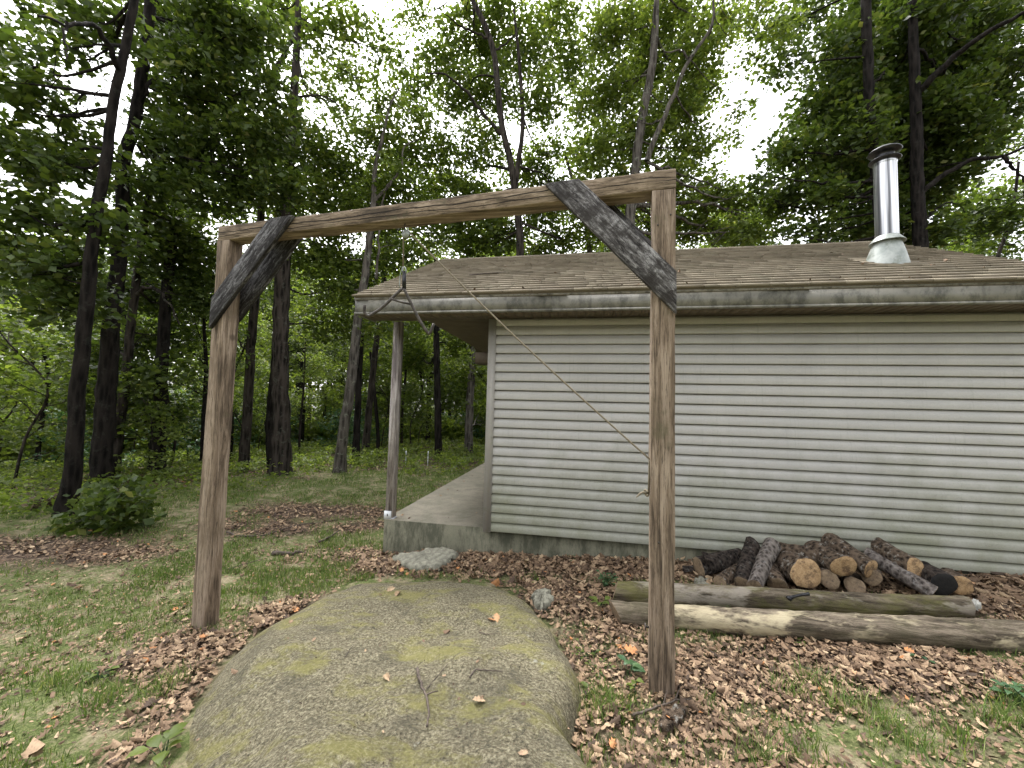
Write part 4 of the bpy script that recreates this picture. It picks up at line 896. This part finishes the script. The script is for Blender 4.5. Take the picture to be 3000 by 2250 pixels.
for (lab, pts, ws, bk, bl) in [
    ('narrow black trunk right behind the lichen spotted tree', [(768,1000),(772,900),(776,800),(783,700),(800,560),(820,420)], [18,15,14,13,11,7], 'bark_black', [(800,420,45,1.0),(840,350,40,.8),(760,620,40,.7)]),
    ('slender brown trunk leaning right, nearest the porch post on its left', [(787,992),(796,900),(803,830),(812,750),(822,680),(834,560),(850,430)], [18,15,14,13,12,10,7], 'bark', [(870,600,45,.9),(900,640,40,.9),(860,700,45,.8),(830,520,45,.9)]),
    ('thin crooked sapling trunk between the slender brown trunk and the porch post', [(818,985),(816,930),(812,880),(806,820),(800,760)], [9,8,8,7,5], 'bark_black', [(800,780,35,.6),(830,850,30,.6)]),
    ('narrow black trunk midway between porch post and cabin wall', [(948,992),(946,900),(944,810),(943,700),(942,560)], [17,15,14,13,10], 'bark_black', [(950,600,50,1.1),(900,760,45,.9),(990,740,45,1.0),(960,830,45,.8),(920,680,40,.8)]),
    ('pale brown trunk with broken stubs beside the far porch corner', [(1012,985),(1014,900),(1018,830),(1023,760),(1030,650)], [19,17,16,14,11], 'bark_grey', [(1000,820,40,.9),(1040,880,35,.9),(980,860,40,.8),(1035,800,30,1.0)])]:
    g = GV(*pts[0]); tree(lab, min(dep(g), 15), [(pts, ws)], bl, bk, 'leaf_mid', None, size=.14)
tree('forked dark tree rising behind the roof at the middle of the crossbeam', 13.0, [([(1124,560),(1120,467),(1110,400),(1103,350),(1086,283),(1076,200),(1063,100),(1048,55),(1020,0),(1000,-60)], [23,21,20,17,15,14,13,12,11,8]), ([(1112,420),(1119,353),(1127,300),(1123,150),(1110,20)], [11,10,9,7,5])],
     [(1000,50,60,.75),(1080,20,60,.8),(1140,110,65,.9),(950,140,60,.8),(890,200,50,.55),(1000,210,60,.9),(1080,200,55,.9),(1170,220,55,.8),(1040,320,55,.9),(1140,370,55,1.0),(1000,410,55,1.1),(950,320,55,.8),(1190,320,45,.6),(1200,40,65,.8),(1230,140,55,.9),(1060,440,50,1.0),(1170,460,50,1.0),(900,40,50,.45),(870,120,40,.35),(1040,120,60,.9),(980,470,45,1.0),(1010,520,50,1.0),(940,410,50,.9),(1060,510,50,1.0),(1170,530,45,.9),(1200,420,50,1.0),(1100,500,40,.8),(1220,520,40,.7)], 'bark', 'leaf_mid', None, size=.14, od=1.35,
     limbs=[([(1084,290,0),(1040,243,-.2),(1000,193,-.4),(957,160,-.6),(923,157,-.8)],9),([(1053,83,0),(1000,57,-.2),(957,27,-.4)],6),([(1066,110,0),(1090,95,.2),(1115,70,.3),(1130,30,.5)],5),([(1040,243,0),(1010,300,.2),(990,340,.3)],4)])
tree('grey trunked tree behind the right end of the crossbeam with a dark leaning limb', 12.0, [([(1358,520),(1362,450),(1373,360),(1380,300),(1398,200),(1410,133),(1413,94),(1420,-40)], [29,27,25,23,20,18,16,10])],
     [(1330,60,75,1.0),(1430,30,75,1.2),(1500,110,65,1.1),(1400,150,70,1.2),(1320,190,65,1.0),(1460,230,65,1.2),(1380,290,70,1.3),(1300,320,60,1.0),(1490,320,50,1.1),(1530,420,55,1.1),(1560,490,50,1.1),(1450,400,60,1.3),(1350,410,55,1.2),(1260,420,50,1.0),(1480,480,55,1.2),(1520,190,45,.9),(1550,50,50,.9),(1290,480,50,.8),(1270,230,50,.7),(1590,430,40,.7),(1410,480,50,1.1),(1620,30,50,.6),(1690,60,45,.4),(1640,130,40,.3),(1600,240,30,.35),(1680,440,40,.45),(1600,500,45,.8),(1570,300,30,.3),(1640,500,40,.6)], 'bark_grey', 'leaf_light', None, size=.14, od=1.35,
     limbs=[([(1398,350,-.6),(1402,330,-.6),(1433,257,-.7),(1460,200,-.8),(1489,127,-.9),(1536,66,-1),(1540,-20,-1)],12),([(1489,127,-.9),(1470,110,-.9),(1440,112,-1),(1425,100,-1)],5),([(1433,257,-.7),(1400,268,-.5),(1375,262,-.4)],4)])
tree('thin twin stemmed tree seen under the crossbeam, left of the right brace', 15.0, [([(1275,560),(1270,510),(1262,470),(1240,400),(1220,330)], [13,12,11,9,6]), ([(1268,500),(1290,440),(1310,380)], [7,6,4])],
     [(1230,470,40,.6),(1300,440,40,.7),(1270,540,30,.5),(1250,340,45,.7)], 'bark_grey', 'leaf_mid', None, size=.15)
tree('big dark maple towering behind the chimney pipe', 11.5, [([(1990,560),(1985,480),(1980,380),(1978,250),(1975,150),(1970,20),(1965,-80)], [40,38,36,32,28,24,20]), ([(1905,560),(1895,420),(1886,300),(1880,250),(1875,142),(1871,0),(1868,-100)], [22,23,24,25,25,24,20])],
     [(1760,240,60,1.0),(1720,330,55,1.2),(1700,410,50,1.1),(1810,120,70,1.1),(1750,20,55,.5),(1880,40,80,1.5),(1990,30,80,1.5),(2100,30,65,1.3),(1900,180,80,1.7),(2000,140,80,1.7),(1830,300,75,1.7),(1940,290,80,1.8),(2050,230,75,1.6),(2120,170,60,1.2),(1780,420,50,.8),(1860,420,70,1.5),(1960,420,75,1.7),(2060,350,55,1.1),(2150,250,50,.9),(1900,370,70,1.7),(2190,110,55,.9),(1830,210,65,1.5),(2080,120,65,1.4),(2180,30,60,1.1),(1800,360,60,1.4),(2000,340,60,1.5),(1940,500,50,1.3),(2020,490,45,1.0),(2000,240,70,1.6),(1740,480,35,.4),(1670,450,35,.4),(1650,380,35,.35),(1820,500,35,.7),(2170,190,50,.8),(1690,60,50,.5),(1700,140,45,.5),(1680,320,40,.45),(1640,420,30,.35),(1840,500,45,.6),(1770,500,40,.5),(2120,300,50,.7),(2180,460,50,.6),(2100,470,50,.6),(1880,490,45,.9),(1700,500,35,.4)], 'bark_black', 'leaf_dark', None, size=.17, od=1.5, name='maple_tree',
     limbs=[([(1985,200,0),(2013,167,-.3),(2060,125,-.6),(2095,96,-.9),(2212,28,-1.5),(2280,0,-1.8)],15),([(1985,420,0),(2042,377,-.2),(2095,348,-.4),(2166,338,-.6),(2212,318,-.8),(2260,290,-1)],12),([(2166,338,-.6),(2190,365,-.6),(2225,395,-.6)],8),([(1885,180,0),(1905,165,0),(1915,145,.1)],6),([(2000,470,0),(2050,440,0),(2075,445,0),(2090,460,0)],5)])
tree('loose leaved tree at the right edge beyond the roof end', 14.0, [([(2150,600),(2158,545),(2170,515),(2190,440),(2200,350)], [16,14,12,10,7])],
     [(2150,470,45,.6),(2200,420,50,.7),(2120,420,45,.7),(2090,490,45,.7),(2200,520,40,.5),(2190,300,50,.6),(2110,520,35,.6),(2060,430,40,.8)], 'bark', 'leaf_mid', None, size=.15)

# generic forest behind: a few kinds, each copied with its trunk and crown
def proto(name, label, cat, H, r, crown_z, nb, R, size, leaf, bark, seed, group, od=1.0, hide=True):
    root = empty(name, (0, 0, 0), label, cat, group); b = MB(); cr = Crown()
    bend = rng.normal(0, .25, (4, 2)); pts = [(0, 0, -.4), (bend[0][0]*.3, bend[0][1]*.3, H*.25), (bend[1][0], bend[1][1], H*.5), (bend[2][0]*1.4, bend[2][1]*1.4, H*.78), (bend[3][0]*1.6, bend[3][1]*1.6, H)]
    p, rr = trunk_tube(b, pts, [r, r*.85, r*.7, r*.45, r*.15], 9, flare=.35, n=22)
    for i in range(nb):
        z = crown_z+(H-crown_z)*(i+.5)/nb; a = rng.random()*6.28; sp = R*(1.25-.7*(z-crown_z)/max(H-crown_z, .1))*rng.uniform(.3, 1.1)
        j = np.abs(p[:, 2]-z*.92).argmin(); c = np.array([p[j][0]+math.cos(a)*sp, p[j][1]+math.sin(a)*sp, z+rng.normal(0, .2)])
        Rb = R*rng.uniform(.45, .75); cr.add(spray_leaves(c, Rb, min(2500, .7*od*math.pi*Rb*Rb/(size*size*.3)), size, flat=.6)); limb(b, p[max(0, j-1)], c, max(.012, r*.22), seg=5)
    b.build('trunk', MAT[bark], root, smooth=True); cr.build(root, leaf); return root
def copy_tree(root, loc, rz, s, label=None, group=None):
    o = root.copy(); COL.objects.link(o); o.location = tuple(loc); o.rotation_euler = (0, 0, rz); o.scale = (s, s, s)
    if label: o['label'] = label
    if group: o['group'] = group
    for ch in list(root.children):
        c = ch.copy(); COL.objects.link(c); c.parent = o
    return o
GF = 'slender trees deep in the woods'; LF = 'slender tree standing deep in the woods among many alike'
protos = [proto('forest_tree', LF, 'tree', 13, .15, 4.5, 15, 2.0, .17, 'leaf_light', 'bark_black', 1, GF), proto('forest_tree', LF, 'tree', 15, .19, 5.5, 16, 2.3, .18, 'leaf_dark', 'bark_black', 2, GF),
          proto('forest_tree', LF, 'tree', 11, .10, 2.5, 15, 1.7, .16, 'leaf_light', 'bark', 3, GF), proto('forest_tree', LF, 'tree', 12, .13, 3.5, 14, 2.0, .17, 'leaf_light', 'bark_black', 4, GF)]
GS2 = 'leafy saplings of the undergrowth'; LS = 'low leafy sapling in the undergrowth beneath the tall trees'
sap = [proto('sapling', LS, 'sapling', 3.2, .022, .5, 10, .75, .11, 'leaf_light', 'bark', 5, GS2, .9), proto('sapling', LS, 'sapling', 4.4, .03, .9, 12, .95, .12, 'leaf_mid', 'bark', 6, GS2, .9), proto('sapling', LS, 'sapling', 2.1, .015, .25, 9, .6, .10, 'leaf_blue', 'bark', 7, GS2, 1.0)]
used = {}
def place(lst, k, loc, s):
    r = lst[k]; rz = rng.random()*6.28
    if id(r) not in used: used[id(r)] = 1; r.location = tuple(loc); r.rotation_euler = (0, 0, rz); r.scale = (s, s, s)
    else: copy_tree(r, loc, rz, s)
nf = 0; pts_ = []
while nf < 125:
    a = R_(rng.uniform(-52, 62)); d = math.sqrt(rng.uniform(13.5**2, 42**2)); x, y = d*math.sin(a-YAW), d*math.cos(a-YAW)
    px = (1500+FPX*math.tan(a))/KV
    if px > 1080 and d < 19: continue
    if -4 < x < 7 and y < 15: continue
    if any((x-u)**2+(y-v_)**2 < 2.3 for u, v_ in pts_): continue
    pts_.append((x, y)); s = min(rng.uniform(.75, 1.15), ((.47 if px < 700 else .56)*d*math.cos(a)+1)/14.0*rng.uniform(.8, 1.1))
    place(protos, nf if nf < 4 else int(rng.integers(4)), (x, y, g1(x, y)), s); nf += 1
ns_ = 0; ps_ = []
while ns_ < 98:
    a = R_(rng.uniform(-53, 10)); d = math.sqrt(rng.uniform(13.2**2, 28**2)); x, y = d*math.sin(a-YAW), d*math.cos(a-YAW)
    if x > -3.2 and y < 11.5: continue
    if -6.5 < x < 0 and y < 12.5: continue
    if 480 < (1500+FPX*math.tan(a))/KV < 1060 and d < 16.5: continue
    if any((x-u)**2+(y-v_)**2 < .8 for u, v_ in ps_): continue
    ps_.append((x, y)); place(sap, ns_ if ns_ < 3 else int(rng.integers(3)), (x, y, g1(x, y)-.02), rng.uniform(.7, 1.25)); ns_ += 1

# far-off wood: one mass of foliage and stems closing the view
cr = Crown(); n = 60
for i in range(340):
    a = R_(rng.uniform(-58, 60)); d = rng.uniform(40, 56); x, y = d*math.sin(a-YAW), d*math.cos(a-YAW)
    px = (1500+FPX*math.tan(a))/KV; z = g1(x, y)+rng.random()**1.0*(13 if px < 1100 else 9)
    cr.add(spray_leaves(np.array([x, y, z]), rng.uniform(1.6, 2.8), 330, .42, per=10, flat=.8))
v = np.concatenate(cr.v); dw = obj('distant_woods', v, np.arange(len(v)).reshape(-1, 4), MAT['leaf_light'], attr={'rnd': np.concatenate(cr.a)})
tag(dw, 'far wall of green forest closing the view behind the trunks', None, None, 'stuff')
cr = Crown()  # unseen woods added behind the camera, distance and height shaped for the light
for i in range(330):
    a = R_(rng.uniform(62, 300)); d = rng.uniform(22, 34); x, y = d*math.sin(a-YAW), d*math.cos(a-YAW)
    cr.add(spray_leaves(np.array([x, y, g1(x, y)+rng.random()*9]), rng.uniform(1.5, 2.6), 170, .45, per=10, flat=.8))
v = np.concatenate(cr.v); dw = obj('unseen_woods', v, np.arange(len(v)).reshape(-1, 4), MAT['leaf_mid'], attr={'rnd': np.concatenate(cr.a)})
tag(dw, 'unseen rest of the forest ringing the clearing, added to block low sky', None, None, 'stuff')
# undergrowth: low ferns, seedlings and weeds on the forest floor
m = 8200; a = R_(1)*rng.uniform(-56, 14, m); d = np.r_[np.sqrt(rng.uniform(10.2**2, 26**2, 5200)), np.sqrt(rng.uniform(22**2, 45**2, 3000))]; x, y = d*np.sin(a-YAW), d*np.cos(a-YAW)
k = (~((x > -3.0) & (y < 10.6))) & (~((x > -7) & (y < 10.2) & (rng.random(m) > .10))) & (rng.random(m) < .35+.9*vnoise(x, y, .5, 61)); x, y = x[k], y[k]
cr = Crown(); gzz = gz(x, y); dn = np.hypot(x, y)
for i in range(len(x)):
    cr.add(spray_leaves(np.array([x[i], y[i], gzz[i]+rng.uniform(.05, .42)*(1 if dn[i] < 22 else 3)]), rng.uniform(.12, .4)*(1 if dn[i] < 22 else 2.6), 26, .085*(1 if dn[i] < 22 else 2.6), per=9, flat=.45, tilt=.4))
v = np.concatenate(cr.v); ug = obj('undergrowth', v, np.arange(len(v)).reshape(-1, 4), MAT['leaf_light'], attr={'rnd': np.concatenate(cr.a)})
tag(ug, 'low weeds and seedlings covering the forest floor', None, None, 'stuff')

# ------------------------------------------------------------------ small plants in the yard
def plant(label, c, n, h, size, leaf='leaf_blue', name='seedling', spread=.05, w_=.6, cat='plant'):
    c = np.array(c, float); root = empty(name, c, label, cat); b = MB(); vs = []; at_ = []
    for i in range(n):
        a = rng.random()*6.28; top = c+np.array([math.cos(a)*spread*rng.random(), math.sin(a)*spread*rng.random(), h*rng.uniform(.45, 1)])
        v, f = tube(smoothpath([c-np.array([0, 0, .02]), (c+top)/2+rng.normal(0, .008, 3), top], 5), np.linspace(.003, .0015, 5), 5); b.add(v, f)
        dd = np.array([math.cos(a), math.sin(a), .1]); sd = np.array([-math.sin(a), math.cos(a), rng.normal(0, .2)]); L = size*rng.uniform(.7, 1.2); W = L*w_/2; up = np.array([0, 0, 1])
        o_ = len(vs)
        for t_, w2, z in ((0, .05, 0), (.25, .85, .06), (.5, 1, .08), (.8, .55, .02), (1, .02, -.12)):
            m_ = top+dd*L*t_+up*L*z; vs += [m_-sd*W*w2+up*L*.05*w2, m_, m_+sd*W*w2+up*L*.05*w2]
        at_ += [float(np.clip(rng.normal(.5, .2), 0, 1))]*15
    F = []
    for i in range(n):
        for r in range(4):
            q = i*15+r*3; F += [[q, q+1, q+4, q+3], [q+1, q+2, q+5, q+4]]
    b.build('stem', MAT['leaf_blue'], root); obj('leaves', vs, F, MAT[leaf], root, attr={'rnd': at_}, smooth=True); return root
P_ = [('three leaved green seedling in the leaf litter left of the mossy log end', (1300,1318), 7, .10, .085, 'leaf_light', .07),
      ('broad leaved green seedling beside the foot of the right post', (1362,1462), 7, .10, .08, 'leaf_blue', .04),
      ('bushy dark green weed at the left end of the mossy log', (1306,1270), 34, .14, .04, 'leaf_blue', .09),
      ('two leaved light green seedling left of the small dark stone', (1158,1262), 5, .05, .04, 'leaf_light', .02),
      ('small weed at the right rim of the boulder', (1262,1420), 22, .05, .03, 'leaf_mid', .12),
      ('low creeping weed on bare soil between boulder and right post', (1300,1452), 24, .04, .028, 'leaf_mid', .12),
      ('pointed green leaf plant at the lower left edge of the boulder', (345,1645), 9, .10, .09, 'leaf_light', .05),
      ('tuft of green weed on the lawn left of the boulder', (215,1465), 20, .05, .04, 'leaf_light', .10),
      ('green weed in the right foreground grass under the leaves', (1722,1395), 5, .04, .05, 'leaf_light', .03),
      ('dark weed by the right edge in the foreground grass', (2198,1520), 26, .10, .05, 'leaf_blue', .08),
      ('single oval green leaf sprout at the boulder rim below the right post', (1272,1500), 3, .05, .05, 'leaf_light', .02),
      ('small plant growing against the foundation by the right post', (1235,1212), 8, .05, .05, 'leaf_blue', .04),
      ('green weed in the lower middle between boulder and right post foot', (1372,1500), 6, .09, .05, 'leaf_light', .02),
      ('flat weed on the leaves beside the right foreground grass', (1990,1430), 10, .04, .04, 'leaf_blue', .05)]
for lab, q, n, h, sz, lf, sp in P_: plant(lab, GV(*q), n, h, sz, lf, spread=sp)
gS = GV(215, 1145); root = empty('shrub', gS, 'low broad leaved shrub at the foot of the leftmost oaks', 'shrub'); b = MB(); cr = Crown()
dS = dep(gS)
for (x, y, rp) in [(180,1110,26),(215,1090,28),(250,1070,28),(240,1110,26),(170,1130,20),(285,1080,22),(210,1130,24),(265,1120,22),(270,1050,20),(300,1110,18)]:
    c = V(x, y, dS+rng.uniform(-.25, .25)); R = rp*KV/FPX*dS; cr.add(spray_leaves(c, R*.95, 95, .13, per=6, flat=.7, tilt=.8)); limb(b, gS, c, .01, seg=5)
b.build('stem', MAT['twig'], root); cr.build(root, 'leaf_dark', 'leaves')


# fallen leaves and crumbs resting on the boulder, the logs, the slab and the roof
V_, F_, A_ = [], [], []; off = 0
def pts_rock(n, k=1.0):
    x = rng.uniform(-2.6, .9, n); y = rng.uniform(.9, 4.2, n); m = rock_t(x, y) < .97*k; x, y = x[m], y[m]; return np.c_[x, y, rock_z(x, y)+.006]
push(scatter_leaves(pts_rock(70), .022, _oval, .35, .3)); push(scatter_leaves(pts_rock(16), .05, _oak, .3, .4))
big = np.array([onrock(*q, .015) for q in ((1062, 1335), (1075, 1333), (845, 1274), (860, 1281), (1035, 1512), (835, 1462))])
r_ = scatter_leaves(big, .085, _oak, .3, .5); r_[2][:] = np.repeat([.995, .98, .8, .75, .7, .75], len(r_[2])//6); push(r_)
lf_ = np.array([GV(*q, .035) for q in ((640, 1312), (868, 1232), (880, 1238), (1075, 1260), (1290, 1345), (1205, 1355), (1345, 1395), (1365, 1405), (170, 1270), (560, 1340), (440, 1375), (60, 1640), (1445, 1560), (1320, 1610))])
r_ = scatter_leaves(lf_, .095, _oak, .35, .6); r_[2][:] = np.repeat(.995-.35*(rng.random(len(lf_)) > .6), len(r_[2])//len(lf_)); push(r_)
x = rng.uniform(-2.4, -1.2, 14); y = rng.uniform(4.9, 9, 14); push(scatter_leaves(np.c_[x, y, np.full(14, SLAB+.012)], .05, _oak, .2, .3))
n = 70; x = rng.uniform(XL+.1, XR-.1, n); s_ = rng.uniform(.05, SL-.1, n)*(rng.random(n) < .8)+.04; push(scatter_leaves(np.array([RP(a, b_, .035) for a, b_ in zip(x, s_)]), .035, _oval, .5, .5)); A_[-1] = A_[-1]*.6
lo2 = obj('fallen_leaves', np.concatenate(V_), F_, MAT['litter'], attr={'rnd': np.concatenate(A_)})
tag(lo2, 'loose dead leaves lying on the boulder, the slab and the roof', None, None, 'stuff')
V_, F_, A_ = [], [], []; off = 0
push(scatter_leaves(pts_rock(420), .011, _oval, .5, .3)); r0_ = np.concatenate(A_)*.25
tag(obj('boulder_debris', np.concatenate(V_), F_, MAT['litter'], attr={'rnd': r0_}), 'dark crumbs and seed husks on the boulder top', None, None, 'stuff')
for q, lab in (((877, 985), 'thin white marker stake in the undergrowth left of the porch post'), ((925, 975), 'thin white marker stake in the undergrowth right of the porch post')):
    p = V(q[0], q[1], 12.5); b = MB(); z = g1(p[0], p[1]); b.tube([(p[0], p[1], z-.1), (p[0], p[1], z+.32)], .012, 8); b.tube([(p[0], p[1], z+.32), (p[0], p[1], z+.46)], .016, 8)
    tag(b.build('marker_stake', MAT['whitemetal']), lab, 'stake')
